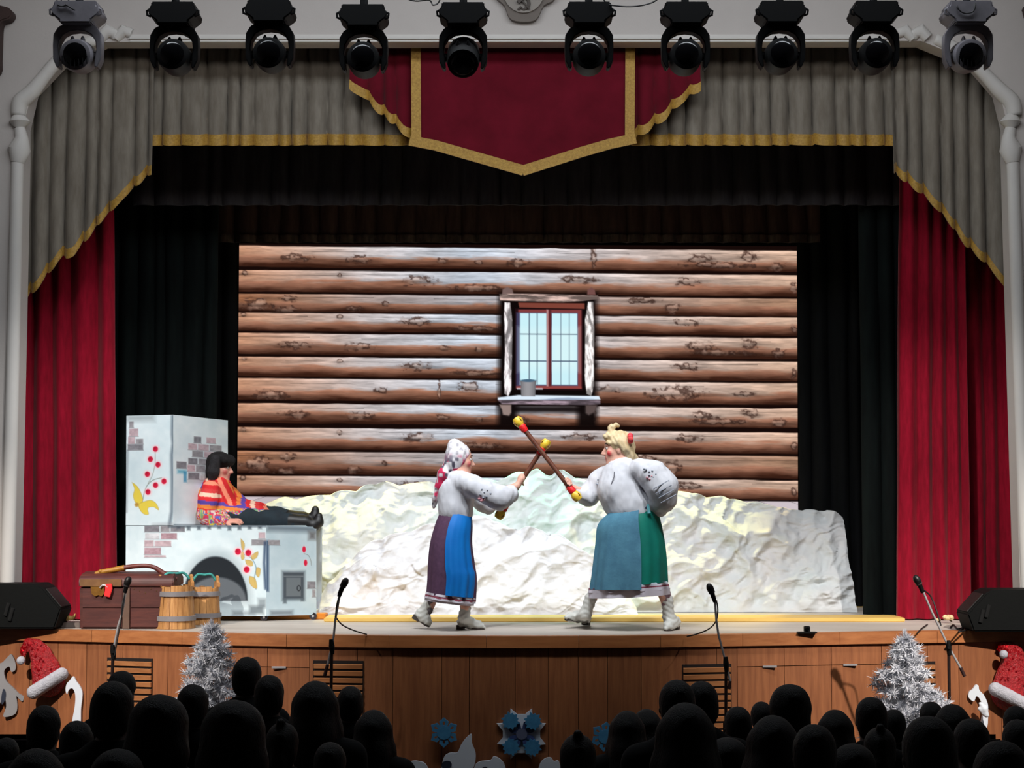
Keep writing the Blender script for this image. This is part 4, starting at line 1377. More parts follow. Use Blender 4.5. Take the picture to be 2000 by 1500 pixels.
# ================================================================== wooden chest, yoke, buckets
CY = 14.78
M_CHEST = mat('chest_wood', (92, 44, 36), 0.55, rgb2=(64, 26, 24), scale=6, stretch=(0.6, 3, 4), bump=0.05)
M_CHB = mat('chest_band', (132, 92, 50), 0.55, rgb2=(104, 66, 34), scale=8)
ch = thing('chest', tuple(F(240, 1226)), 'dark reddish brown wooden chest with a gold clasp, left front of the stage', 'chest')
cz = lambda y: P(240, y, CY).z
X_ = lambda x: P(x, 1180, CY).x
MB().hexa([(X_(157), CY, STZ + .002), (X_(336), CY, STZ + .002), (X_(336), CY + .42, STZ + .002), (X_(157), CY + .42, STZ + .002)],
          [(X_(155), CY - .01, cz(1147)), (X_(338), CY - .01, cz(1147)), (X_(338), CY + .43, cz(1147)), (X_(155), CY + .43, cz(1147))]).obj('body', M_CHEST, ch, False, bevel=0.008)
prof = [(-.015, cz(1146)), (-.02, cz(1136)), (.0, cz(1127)), (.08, cz(1121)), (.21, cz(1118)), (.34, cz(1121)), (.43, cz(1130)), (.44, cz(1146))]
lid = MB().prism([Vector((X_(154), CY + a, b)) for a, b in prof], (X_(339) - X_(154), 0, 0)).obj('lid', M_CHEST, ch, 40, bevel=0.006)
MB().bbox(X_(157), X_(238), CY - .028, CY - .018, cz(1145), cz(1131)).obj('lid_board', M_CHB, lid, False)
for xa, xb in ((241, 254),):
    MB().bbox(X_(xa), X_(xb), CY - .022, CY - .004, STZ + .004, cz(1148)).obj('strap', mat('chest_strap', (104, 78, 64), 0.6, var=0.2, scale=12), ch, False)
for k, (ya, yb) in enumerate(((1149, 1186), (1188, 1224))):
    MB().bbox(X_(162), X_(239), CY - .014, CY - .002, max(cz(yb), STZ + .01), cz(ya)).obj('front_board', M_CHEST, ch, False)
    MB().bbox(X_(256), X_(332), CY - .014, CY - .002, max(cz(yb), STZ + .01), cz(ya)).obj('front_board', M_CHEST, ch, False)
pts = [(177, 1146), (204, 1146), (203, 1160), (198, 1165), (192, 1162), (186, 1165), (179, 1160)]
hs_ = MB().prism([P(x, y, CY - .03) for x, y in pts], (0, .014, 0)).obj('hasp', mat('brass', (158, 110, 46), 0.4, metal=0.6, var=0.3, scale=30), ch, False)
MB().tube([P(195, 1148, CY - .045), P(200, 1143, CY - .045), P(206, 1143, CY - .045), P(210, 1147, CY - .045)], 0.006, 8).obj('ring', M_CHROME, ch)
mb = MB().prism([P(x, y, CY - .05) for x, y in [(205, 1141), (218, 1140), (219, 1150), (214, 1167), (203, 1164), (205, 1152)]], (0, .02, 0))
mb.obj('tag', mat('red_tag', (236, 38, 40), 0.6), ch, False, bevel=0.004)
mb = MB()
for k in range(18):
    mb.ball(P(262 + (k % 6) * 11, 1150 + 4 * (k % 3), CY - .012), 0.006, 6, 4)
mb.obj('studs', M_CHB, ch)
# carrying yoke lying over the chest
yk = thing('carrying_yoke', tuple(P(243, 1110, CY + .15)), 'curved wooden carrying yoke, yellow and red-brown, lying on the chest lid', 'yoke')
yp = crom([(186, 1121), (200, 1117), (222, 1113), (243, 1109)], 5, False)
MB().tube([P(x, y, CY + .1) for x, y in yp], list(np.interp(np.linspace(0, 1, len(yp)), [0, .15, 1], [0.013, 0.02, 0.024])), 10).obj('yellow_end', mat('yoke_yellow', (176, 126, 40), 0.5, rgb2=(146, 96, 26), scale=14), yk)
yp = crom([(240, 1109), (262, 1106), (286, 1105), (303, 1109), (318, 1119), (332, 1127), (346, 1131)], 5, False)
MB().tube([P(x, y, CY + .1) for x, y in yp], list(np.interp(np.linspace(0, 1, len(yp)), [0, .4, .8, 1], [0.02, 0.017, 0.024, 0.016])), 10).obj('arched_beam', mat('yoke_red', (108, 46, 36), 0.5, rgb2=(82, 30, 26), scale=14), yk)
mb = MB()
for i, (x, y) in enumerate(((188, 1120), (196, 1116))):
    mb.ball(P(x, y, CY + .09), 0.016, 8, 6)
mb.obj('carved_tip', MATS['yoke_yellow'], yk)

M_STAVE = mat('stave_wood', (206, 152, 92), 0.6, rgb2=(166, 112, 60), scale=9, stretch=(5, 5, 0.7), bump=0.06, objvar=0.14)
M_HOOP = mat('hoop_grey', (132, 128, 130), 0.6, var=0.15, scale=12)
M_ROPE = mat('rope_teal', (70, 168, 160), 0.7, rgb2=(44, 122, 116), scale=30)


def bucket(px, py, hpx, w0, w1, label, seed):
    b = F(px, py)
    k = b.y / FPX
    H, r0, r1 = hpx * k, w0 * k / 2, w1 * k / 2
    t = thing('bucket', tuple(b), label, 'bucket', 'wooden buckets beside the chest')
    R_ = random.Random(seed)
    n = 15
    for i in range(n):
        a0, a1 = 2 * math.pi * (i + .03) / n, 2 * math.pi * (i + .97) / n
        h = H * R_.uniform(0.93, 1.0)
        bo, to = [], []
        am = (a0 + a1) / 2
        d0, d1 = r0 - .006 * R_.random(), r1 - .006 * R_.random()
        th = .02
        for rr, z, lst in ((d0, .002, bo), (d1, h, to)):
            for a, q in ((a0, rr), (am, rr * 1.012), (a1, rr), (a1, rr - th), (a0, rr - th)):
                lst.append(b + Vector((math.cos(a) * q, math.sin(a) * q, z)))
        V = bo + to
        MB().add(V, [(4, 3, 2, 1, 0), (5, 6, 7, 8, 9)] + [(j, (j + 1) % 5, 5 + (j + 1) % 5, 5 + j) for j in range(5)]).obj('stave', M_STAVE, t, False)
    MB().cyl(b + Vector((0, 0, .004)), b + Vector((0, 0, .03)), r0 - .016, n=20).obj('bottom', M_STAVE, t)
    for f in (0.24, 0.80):
        r = r0 + (r1 - r0) * f
        V, Fc = [], []
        m = 32
        for j in range(m):
            a = 2 * math.pi * j / m
            for rr, zz in ((r + .001, f * H - .02), (r + .010, f * H - .019), (r + .009, f * H + .019), (r - .001, f * H + .02)):
                V.append(b + Vector((math.cos(a) * rr, math.sin(a) * rr, zz)))
        for j in range(m):
            for c in range(4):
                Fc.append((j * 4 + c, ((j + 1) % m) * 4 + c, ((j + 1) % m) * 4 + (c + 1) % 4, j * 4 + (c + 1) % 4))
        MB().add(V, Fc).obj('hoop', M_HOOP, t)
    tops = []
    for a in (math.radians(205), math.radians(25)):
        c = b + Vector((math.cos(a) * (r1 - .01), math.sin(a) * (r1 - .01), H * .96))
        tg = Vector((-math.sin(a), math.cos(a), 0))
        outl = [(-.06, 0), (-.058, .035), (-.035, .05), (-.03, .08), (0, .10), (.03, .08), (.035, .05), (.058, .035), (.06, 0)]
        nr = Vector((math.cos(a), math.sin(a), 0))
        MB().prism([c + tg * x + Vector((0, 0, z)) - nr * .012 for x, z in outl], nr * .024).obj('ear', M_STAVE, t, False, bevel=.004)
        tops.append(c + Vector((0, 0, .06)) - nr * .015)
    mid = (tops[0] + tops[1]) / 2 + Vector((0, 0, .045))
    MB().tube(crom([tops[0], tops[0] * .6 + mid * .4 + Vector((0, 0, .03)), mid, tops[1] * .6 + mid * .4 + Vector((0, 0, .03)), tops[1]], 4, False), .011, 8).obj('rope_handle', M_ROPE, t)
    return t


bucket(398, 1219, 74, 66, 56, 'wooden bucket with grey hoops partly hidden behind the nearer bucket', 3)
bucket(342, 1227, 84, 78, 66, 'wooden bucket with two grey hoops standing right next to the chest', 4)

# ================================================================== small things on the stage
b = F(140, 1227)
t = tag(MB().bbox(P(112, 1200, b.y).x, P(156, 1200, b.y).x, b.y, b.y + .18, STZ + .001, P(0, 1216, b.y).z).obj('grey_block', mat('grey_block', (110, 98, 92), 0.7), None, False, tuple(b), .004), 'low grey block on the stage between left monitor and chest', 'block')
YB = mat('dry_yellow', (196, 164, 92), 0.7, rgb2=(156, 120, 60), scale=20)
o = thing('yellow_ornament', tuple(P(136, 1216, b.y + .08)), 'small yellow leaf-like ornament on the low grey block beside the left monitor', 'ornament')
zz = P(0, 1216, b.y).z
MB().tube([Vector((P(x, 1200, b.y + .08).x, b.y + .08, zz + h)) for x, h in ((124, .022), (130, .03), (138, .032), (144, .028))], [.008, .028, .024, .01], 8, flat=.7).obj('leaf', YB, o)
MB().tube([Vector((P(x, 1200, b.y + .08).x, b.y + .08, zz + h)) for x, h in ((141, .02), (145, .045), (147, .068))], [.016, .014, .003], 8).obj('stem', YB, o)
M_CREAM = mat('cream_petal', (226, 208, 160), 0.7, rgb2=(196, 168, 120), scale=20)
def flower(px, py, Y, r, label):
    c = P(px, py, Y)
    t = thing('fabric_flower', (c.x, c.y, STZ), label, 'flower')
    c.z = STZ + r * .8
    rr = random.Random(px)
    for k in range(6):
        a = k * 1.05 + rr.random() * .4
        d = Vector((math.cos(a), math.sin(a) * .6, .35 + .4 * (k % 2)))
        MB().ball(c + d * r * .55, (r * .55, r * .4, r * .42), 8, 6).obj('petal', M_CREAM, t)
    MB().tube([c, c + Vector((r * .9, .05, -r * .5))], .006, 6).obj('stem', mat('flower_stem', (70, 58, 36), 0.7), t)
flower(1852, 1204, 15.45, .045, 'larger cream fabric flower at the foot of the right red curtain')
flower(1832, 1206, 15.5, .024, 'tiny cream fabric flower behind the rightmost microphone stand')
c = F(1882, 1217)
t = thing('yellow_can', tuple(c), 'small yellowish can beside the right monitor at the curtain foot', 'can')
MB().lathe(c + Vector((0, 0, .001)), (0, 0, 1), [(0, .026), (.004, .028), (.05, .028), (.052, .026)], 18).obj('body', YB, t)
MB().lathe(c + Vector((0, 0, .052)), (0, 0, 1), [(0, .029), (.012, .029), (.014, .02)], 18).obj('lid', M_CREAM, t)
c = F(1578, 1238)
t = thing('foot_lamp', tuple(c), 'small black box lamp on the front edge of the stage, right of centre', 'lamp')
MB().bbox(c.x - .075, c.x + .075, c.y + .01, c.y + .09, STZ + .002, STZ + .012).obj('base_plate', M_BLACK, t, False)
MB().box((c.x, c.y + .05, STZ + .035), (.045, .05, .045)).obj('housing', M_BLACK, t, False, bevel=.004)
MB().cyl((c.x, c.y + .026, STZ + .036), (c.x, c.y + .018, STZ + .036), .015, n=12).obj('lens', M_LENS, t)
for pts, lab in (([(1792, 1238), (1800, 1230), (1811, 1222)], 'short black cable on the stage by the rightmost microphone'),
                 ([(1856, 1228), (1862, 1222), (1870, 1230), (1882, 1228), (1872, 1236), (1888, 1232), (1900, 1224)], 'tangled black cable on the stage left of the right monitor')):
    g = [F(x, y) + Vector((0, 0, .008)) for x, y in crom(pts, 5, False)]
    tag(MB().tube(g, .007, 6).obj('floor_cable', M_CABLE, None, True, origin=tuple(g[0])), lab, 'cable')

# ================================================================== microphone stands on the hall floor
def mic_stand(label, Y, mic, clamp_y, boom, knuckle, tail, pole_x, cords=()):
    """mic: two px points (head, tail); boom: px points; knuckle: px; tail: px points; pole down to the floor"""
    k = P(*knuckle, Y)
    t = thing('microphone_stand', (k.x, Y, 0), label, 'microphone stand', 'microphone stands along the stage front')
    q = lambda p, d=0.0: P(p[0], p[1], Y + d)
    a, c = q(mic[0], -.02), q(mic[1], 0)
    d = (c - a).normalized()
    m_ = MB().lathe(a, d, [(0, .004), (.008, .018), (.03, .027), (.055, .026), (.068, .022), (.075, .017), ((c - a).length, .012)], 16).obj('microphone', mat('mic_body', (20, 18, 18), 0.45), t)
    MB().lathe(a + d * .066, d, [(0, .0245), (.01, .0245)], 16).obj('ring', mat('mic_ring', (60, 56, 56), 0.4), m_)
    MB().tube([c - d * .05, c + Vector((0, 0, -.02)), q(boom[0])], [.019, .014, .011], 10).obj('mic_clip', M_BLACK, t)
    MB().tube([q(p) for p in boom] + [k], .0085, 10).obj('boom', M_CHROME, t)
    MB().tube([k + Vector((-.004, -.0, .05)), k, k + Vector((.004, 0, -.06))], [.016, .022, .016], 10).obj('knuckle', M_BLACK, t)
    MB().cyl(k + Vector((.0, -.03, 0)), k + Vector((.0, .035, 0)), .014, n=10).obj('knob', M_BLACK, t)
    if tail:
        tp = [q(p) for p in tail]
        MB().tube([k, tp[0]], .009, 10).obj('counter_rod', M_CHROME, t)
        MB().tube(tp, .013, 10).obj('counter_grip', mat('grip_dark', (44, 16, 14), 0.6), t)
    base = Vector((P(pole_x, 1340, Y).x, Y, 0))
    MB().tube([k, base + Vector((0, 0, .12))], .012, 10).obj('pole', mat('pole_dark', (34, 20, 18), 0.4), t)
    z = base + Vector((0, 0, .45))
    MB().tube([z + Vector((0, 0, .06)), z - Vector((0, 0, .06))], .018, 10).obj('height_clutch', M_BLACK, t)
    for j in range(3):
        an = 2 * math.pi * j / 3 + .5
        e = base + Vector((math.cos(an) * .28, math.sin(an) * .28, .012))
        MB().tube([base + Vector((0, 0, .16)), e], .010, 8).obj('leg', M_BLACK, t)
    for cd in cords:
        MB().tube([P(x, y, Y + dy) for x, y, dy in crom(cd, 5, False)], .0055, 6).obj('cable', M_CABLE, t)
    return t


mic_stand('microphone stand with a short boom before the chest, leftmost of four', 13.45, ((253, 1126), (244, 1152)), 0, ((246, 1152), (238, 1200), (231, 1222)), (221, 1272), None, 214,
          [[(246, 1150, 0), (239, 1180, -.02), (236, 1214, -.02), (230, 1245, -.02), (224, 1280, -.02)]])
mic_stand('microphone stand before the snow mound, boom tilted right, cable looping to the stage', 13.45, ((678, 1129), (662, 1160)), 0, ((664, 1160), (655, 1210), (652, 1240)), (648, 1262), ((640, 1298), (634, 1320)), 645,
          [[(665, 1156, 0), (658, 1180, -.03), (655, 1206, -.02)], [(656, 1206, 0), (668, 1220, .2), (690, 1231, .4), (716, 1239, .62)]])
mic_stand('microphone stand right of the woman in green, boom tilted left over a vent', 13.45, ((1383, 1140), (1396, 1170)), 0, ((1396, 1170), (1399, 1210), (1403, 1238)), (1418, 1296), ((1426, 1330), (1424, 1346)), 1416,
          [[(1399, 1172, 0), (1402, 1190, 0), (1399, 1212, .1), (1385, 1228, .3), (1362, 1238, .5), (1342, 1243, .62)]])
mic_stand('microphone stand with a long shiny diagonal boom beside the right monitor', 13.45, ((1786, 1124), (1802, 1152)), 0, ((1803, 1156), (1820, 1195), (1836, 1228)), (1853, 1264), ((1876, 1304), (1884, 1321)), 1853,
          [[(1800, 1150, 0), (1818, 1165, .05), (1830, 1195, .03), (1838, 1222, .02)]])

# ================================================================== silver tinsel trees
M_TIN = mat('silver_tinsel', (232, 234, 240), 0.5, rgb2=(206, 208, 216), scale=6)
def tinsel_tree(px, ytop, ybase, wbase, Y, label, seed):
    top = P(px, ytop, Y)
    hb = top.z
    rb = wbase * Y / FPX / 2
    zb = P(px, ybase, Y).z
    t = thing('tinsel_tree', (top.x, Y, 0), label, 'christmas tree', 'silver tinsel trees before the stage')
    MB().cyl((top.x, Y, 0), (top.x, Y, hb - .06), .02, .008, 8).obj('trunk', mat('tree_trunk', (150, 152, 158), 0.6), t)
    mb = MB()
    for j in range(3):
        an = j * 2.094
        mb.tube([Vector((top.x, Y, .14)), Vector((top.x + math.cos(an) * .22, Y + math.sin(an) * .22, .012))], .012, 6)
    mb.obj('stand', M_BLACK, t)
    rs = np.random.RandomState(seed)
    V, Fc = [], []
    def needle(p, d, L, w_):
        d = d / (np.linalg.norm(d) + 1e-9)
        s = np.cross(d, rs.randn(3)); s /= np.linalg.norm(s) + 1e-9
        n = len(V)
        V.extend([p - s * w_, p + s * w_, p + d * L])
        Fc.append((n, n + 1, n + 2))
    nb = 150
    for i in range(nb):
        f = (i + .5) / nb                # 0 top .. 1 floor
        z = hb - .05 - f * (hb - .28)
        fr = min(1.0, (hb - z) / (hb - zb))
        R_ = max(.035, rb * fr ** .85) * rs.uniform(.85, 1.2)
        a = i * 2.39996 + rs.uniform(-.3, .3)
        o = np.array([top.x, Y, z])
        dr = np.array([math.cos(a), math.sin(a), rs.uniform(-.05, .35)])
        m = int(60 + R_ * 420)
        for k in range(m):
            s = rs.uniform(.1, 1)
            p = o + dr * R_ * s + np.array([0, 0, -.10 * s * s * R_])
            needle(p, dr * .5 + rs.randn(3) * .75, rs.uniform(.035, .07), .0055)
    o = np.array([top.x, Y, hb - .07])
    for k in range(120):
        s = rs.uniform(0, 1)
        needle(o + np.array([0, 0, .05 * s]), np.array([0, 0, .9]) + rs.randn(3) * .6 * (1 - .6 * s), .045, .003)
    f = mesh_obj('tinsel', np.array(V), Fc, M_TIN, t, False)
    f['kind'] = 'stuff'
    return t
tinsel_tree(413, 1211, 1360, 132, 13.25, 'silver tinsel tree before the stage, behind the short-haired man', 3)
tinsel_tree(1767, 1232, 1385, 150, 13.25, 'silver tinsel tree before the stage, beside the rightmost microphone stand', 5)

# ================================================================== decorations fixed to the stage front
M_SEQ = mat('red_sequin', (200, 12, 26), 0.25, rgb2=(140, 5, 14), scale=60, bump=1.0, bscale=90, spec=0.9)
M_FUR = mat('white_fur', (196, 196, 204), 0.95, rgb2=(176, 176, 186), scale=30, bump=0.5, bscale=90)
def santa_hat(label, brim, cone, rad, pom, Y):
    q = lambda p, d=0.0: np.array(P(p[0], p[1], Y + d))
    k = Y / FPX
    c = q(((brim[0][0] + brim[1][0]) / 2, (brim[0][1] + brim[1][1]) / 2))
    t = thing('santa_hat', tuple(c), label, 'hat', 'santa hats on the stage front')
    b = Blob()
    b.chain([q(p) for p in cone], [r * k for r in rad], .02)
    V, Qd = b.mesh(.011)
    V[:, 1] = Y + .06 + (V[:, 1] - Y) * .42
    mesh_obj('cone', V, Qd, M_SEQ, t)
    b = Blob().cap(q(brim[0], -.02), q(brim[1], -.02), 13.5 * k, 12.5 * k)
    b.obj('brim', .010, M_FUR, t, disp=lambda V: .006 * (fbm(V[:, 0] * 40, V[:, 2] * 40, V[:, 1] * 40, 3) - .5))
    b = Blob().ell(q(pom, -.02), (8.5 * k,) * 3)
    b.obj('pompom', .007, M_FUR, t, disp=lambda V: .005 * (fbm(V[:, 0] * 60, V[:, 2] * 60, V[:, 1] * 60, 3) - .5))
    mb = MB()
    rs = random.Random(5)
    for i in range(90):
        j = rs.randrange(len(cone) - 1); f = rs.random()
        p = Vector(q((cone[j][0] * (1 - f) + cone[j + 1][0] * f, cone[j][1] * (1 - f) + cone[j + 1][1] * f)))
        r = (rad[j] * (1 - f) + rad[j + 1] * f) * k
        an = rs.uniform(-1.2, 1.2)
        d = Vector((math.sin(an), -math.cos(an), rs.uniform(-.5, .6))).normalized()
        s1 = d.orthogonal().normalized(); s2 = d.cross(s1)
        c_ = p + d * (r + .003)
        c_.y = Y + .06 + (c_.y - Y) * .42 - .002
        tl = d * rs.uniform(-.004, .004)
        mb.prism([c_ + s1 * .009 * math.cos(g) + s2 * .009 * math.sin(g) + tl * math.cos(g) for g in np.linspace(0, 2 * math.pi, 7)[:-1]], d * .001)
    s = mb.obj('sequins', mat('sequin_shine', (230, 24, 40), 0.15, metal=0.8), t, False)
    s['kind'] = 'stuff'
    return t
santa_hat('red sequinned santa hat with white brim on the stage front, far left', ((66, 1352), (121, 1316)), [(91, 1330), (85, 1306), (76, 1280), (66, 1264), (52, 1258), (43, 1270), (41, 1282)], [33, 27, 21, 15, 10, 7, 5], (41, 1290), edge(80).y - .10)
santa_hat('dark red sequinned santa hat with white brim on the stage front, far right', ((1944, 1346), (2010, 1380)), [(1976, 1352), (1980, 1326), (1984, 1300), (1984, 1280), (1976, 1268), (1964, 1264), (1958, 1270)], [38, 31, 25, 19, 13, 9, 6], (1960, 1278), edge(1975).y - .11)

M_FOAM = mat('white_foam_board', (232, 238, 246), 0.7, var=0.03, scale=6)
M_FOAMG = mat('grey_foam_board', (150, 148, 150), 0.7, var=0.05, scale=6)
def cutout(name, pts, Y, label, m=None, n=4, holes=(), group=None, cat='decoration'):
    q = [P(x, y, Y) for x, y in crom(pts, n)]
    for p in q:
        p.z = max(p.z, .01)
    c = P(sum(p[0] for p in pts) / len(pts), max(p[1] for p in pts), Y)
    t = thing(name, tuple(c), label, cat, group)
    MB().prism(q, (0, .025, 0)).obj('board', m or M_FOAM, t, 40)
    for h in holes:
        MB().prism([P(x, y, Y - .006) for x, y in crom(h, 4)], (0, .008, 0)).obj('dark_spot', mat('dark_blue_spot', (40, 46, 64), 0.7), t, 40)
    return t
cutout('foam_swirl', [(143, 1321), (149, 1331), (157, 1342), (161, 1356), (158, 1385), (156, 1420), (140, 1420), (146, 1380), (147, 1358), (143, 1346), (137, 1345), (133, 1350), (131, 1356), (128, 1348), (130, 1336), (137, 1328)], edge(145).y - .03, 'white foam hook-shaped swirl on the stage front beside the left santa hat')
sw = cutout('foam_swirl', [(1906, 1338), (1911, 1339), (1913, 1348), (1922, 1358), (1929, 1374), (1930, 1390), (1928, 1420), (1916, 1420), (1920, 1386), (1914, 1366), (1907, 1360), (1902, 1370), (1892, 1362), (1893, 1352), (1900, 1346)], edge(1915).y - .03, 'white foam hook-shaped swirl on the stage front beside the right santa hat')
cutout('foam_scroll', [(-20, 1290), (0, 1296), (14, 1284), (22, 1278), (30, 1294), (30, 1308), (22, 1312), (18, 1302), (8, 1310), (12, 1330), (24, 1342), (36, 1354), (46, 1360), (44, 1370), (38, 1366), (32, 1360), (34, 1378), (30, 1394), (14, 1400), (6, 1398), (12, 1380), (8, 1360), (-4, 1380), (-20, 1384)], edge(10).y - .03, 'grey foam scroll ornament at the far left edge of the stage front', M_FOAMG, 3, [[(6, 1346), (11, 1352), (10, 1366), (4, 1376), (2, 1366)]])
# tiny white figure in front of the right swirl
bb = P(1920, 1392, edge(1920).y - .12)
t = thing('white_figurine', (bb.x, bb.y, bb.z), 'tiny white figurine fixed in front of the right foam swirl', 'figurine')
b = Blob()
for a, c, r0, r1 in (((1926, 1396), (1922, 1384), .022, .028), ((1922, 1384), (1917, 1376), .028, .018), ((1917, 1378), (1914, 1374), .016, .010), ((1920, 1388), (1911, 1385), .014, .008), ((1924, 1380), (1928, 1386), .012, .008), ((1922, 1390), (1930, 1398), .014, .01), ((1914, 1384), (1920, 1394), .016, .014)):
    b.cap(np.array(P(*a, edge(1920).y - .12)), np.array(P(*c, edge(1920).y - .12)), r0, r1, .01)
b.obj('body', .006, M_FOAM, t)

FY = edge(1000).y - .035
cutout('foam_flame', [(921, 1434), (922, 1452), (929, 1472), (926, 1496), (912, 1520), (880, 1530), (862, 1520), (866, 1482), (878, 1471), (893, 1470), (900, 1456), (910, 1442)], FY, 'large white foam flame shape at the bottom of the stage front', None, 4, [[(864, 1490), (872, 1486), (880, 1488), (882, 1496), (874, 1502), (864, 1500)]])
cutout('foam_flame', [(786, 1500), (800, 1488), (818, 1487), (832, 1494), (838, 1520), (786, 1525)], FY, 'low white foam curl at the bottom edge, beside the aisle end of left seats')
cutout('foam_flame', [(926, 1500), (936, 1488), (958, 1485), (964, 1478), (976, 1482), (986, 1496), (986, 1524), (930, 1526)], FY, 'rounded white foam curl at the bottom edge, left of the big snowflake', None, 4, [[(942, 1500), (950, 1498), (954, 1506), (944, 1508)]])
cutout('foam_flame', [(1054, 1494), (1064, 1482), (1076, 1480), (1082, 1487), (1092, 1488), (1094, 1520), (1052, 1522)], FY, 'rounded white foam curl at the bottom edge, right of the big snowflake')
cutout('foam_flame', [(1168, 1478), (1173, 1482), (1176, 1496), (1172, 1520), (1164, 1518), (1166, 1494)], FY, 'thin white foam curl beside the small blue snowflake on the right')

M_BLUE = mat('blue_foam', (74, 148, 190), 0.7, rgb2=(60, 128, 172), scale=20)
M_BLUED = mat('dark_blue_foam', (58, 74, 122), 0.7)
def flake_parts(t, cx, cy, R_, Y, rot, m, sub=None):
    k = Y / FPX
    c = P(cx, cy, Y)
    for j in range(6):
        a = rot + j * math.pi / 3
        u = Vector((math.sin(a), 0, math.cos(a))); v_ = Vector((math.cos(a), 0, -math.sin(a)))
        oc = [(.30, -.13), (.52, -.27), (.72, -.32), (.84, -.16), (1.0, 0), (.84, .16), (.72, .32), (.52, .27), (.30, .13), (.28, 0)]
        ic = [(.44, -.04), (.54, -.10), (.66, -.14), (.74, -.09), (.80, 0), (.74, .09), (.66, .14), (.54, .10), (.44, .04), (.42, 0)]
        f = lambda L: [c + (u * x + v_ * y) * (R_ * k) for x, y in L]
        MB().ring(f(oc), [c + (u * (.62 + (x - .62) * .72) + v_ * (y * .62)) * (R_ * k) for x, y in ic], (0, .018, 0)).obj('petal', m, t, False)
    MB().prism([c + Vector((math.cos(a), 0, math.sin(a))) * (.47 * R_ * k) - Vector((0, .004, 0)) for a in np.linspace(0, 2 * math.pi, 13)[:-1]], (0, .024, 0)).obj('hub', m, t, False)
for cx, cy, r0, lab in ((867, 1431, .0, 'small blue foam snowflake on the stage front, left of the big one'), (1182, 1439, .12, 'small blue foam snowflake on the stage front, beside the ponytailed girl')):
    t = thing('foam_snowflake', tuple(P(cx, cy, FY)), lab, 'snowflake', 'foam snowflakes on the stage front')
    flake_parts(t, cx, cy, 29, FY, r0, M_BLUE)
t = thing('foam_snowflake', tuple(P(1019, 1434, FY)), 'large white and blue foam snowflake in the middle of the stage front', 'snowflake', 'foam snowflakes on the stage front')
wp = [(997, 1384), (1010, 1395), (1026, 1395), (1039, 1384), (1041, 1412), (1066, 1413), (1055, 1427), (1055, 1441), (1066, 1454), (1041, 1456), (1039, 1483), (1026, 1471), (1010, 1471), (997, 1483), (996, 1456), (971, 1453), (982, 1441), (982, 1427), (970, 1413), (996, 1412)]
MB().prism([P(x, y, FY + .03) for x, y in wp], (0, .02, 0)).obj('star_board', M_FOAM, t, False)
for j in range(8):
    a = math.pi / 4 * j + math.pi / 8
    c = P(1019, 1434, FY + .012)
    u = Vector((math.sin(a), 0, math.cos(a))) * (FY / FPX); v_ = Vector((math.cos(a), 0, -math.sin(a))) * (FY / FPX)
    MB().prism([c + u * x + v_ * y for x, y in ((8, -3), (22, -5), (29, 0), (22, 5), (8, 3))], (0, .016, 0)).obj('ray', M_BLUED, t, False)
MB().prism([P(1019 + 11 * math.cos(a), 1434 + 11 * math.sin(a), FY + .008) for a in np.linspace(0, 2 * math.pi, 17)[:-1]], (0, .018, 0)).obj('centre', mat('slate_foam', (98, 104, 130), 0.7), t, False)
for cx, cy in ((997, 1408), (1041, 1409), (998, 1459), (1040, 1460)):
    k = FY / FPX
    pts = []
    for j in range(24):
        a = 2 * math.pi * j / 24
        r = 19 * (1.0 if j % 4 == 0 else .72 if j % 2 else .86)
        pts.append(P(cx + r * math.cos(a + .26), cy + r * math.sin(a + .26), FY - .004))
    MB().prism(pts, (0, .014, 0)).obj('corner_flake', M_BLUE, t, False)
# ================================================================== people
M_SKIN = mat('skin', (222, 170, 150), 0.5, attr=True, spec=0.3)
SKIN = (226, 172, 152)
M_BLOUSE = mat('white_blouse', (218, 218, 224), 0.8, rgb2=(206, 207, 214), scale=12, bump=0.05, spec=0.2)
M_BOOT = mat('white_leather', (214, 214, 208), 0.5, var=0.06, scale=14)
M_SOLE = mat('boot_sole', (70, 62, 58), 0.7)
NP = np.array


def frame(f, up=(0, 0, 1)):
    f = NP(f, float); f /= np.linalg.norm(f)
    up = NP(up, float)
    s = np.cross(f, up); s /= np.linalg.norm(s)
    u = np.cross(s, f)
    return f, s, u


def add_head(b, c, fr, S=1.0):
    """fr: (forward, side, up); S scales a 0.22 m head. Returns local->world"""
    f, s, u = fr
    R = np.stack([f, s, u], 1)
    L = lambda x, y, z: NP(c) + S * (f * x + s * y + u * z)
    b.ell(L(-.012, 0, .028), NP((.098, .076, .098)) * S, R, .02)
    b.ell(L(.028, 0, -.045), NP((.062, .056, .070)) * S, R, .03)
    b.ell(L(.066, 0, -.094), NP((.022, .026, .018)) * S, R, .02)
    b.cap(L(.086, 0, .018), L(.112, 0, -.026), .009 * S, .0135 * S, .012)
    b.ell(L(.094, 0, -.030), NP((.014, .020, .010)) * S, R, .010)
    b.ell(L(.080, 0, .036), NP((.014, .050, .010)) * S, R, .016)
    b.ell(L(.084, 0, -.056), NP((.012, .026, .008)) * S, R, .008)
    b.ell(L(.081, 0, -.071), NP((.013, .023, .008)) * S, R, .008)
    for q in (-1, 1):
        b.ell(L(.052, q * .046, -.022), NP((.028, .022, .024)) * S, R, .02)
        b.ell(L(-.008, q * .076, -.004), NP((.020, .008, .032)) * S, R, .008)
        b.cut(L(.094, q * .030, .014), NP((.014, .018, .012)) * S, R, .012)
    return L


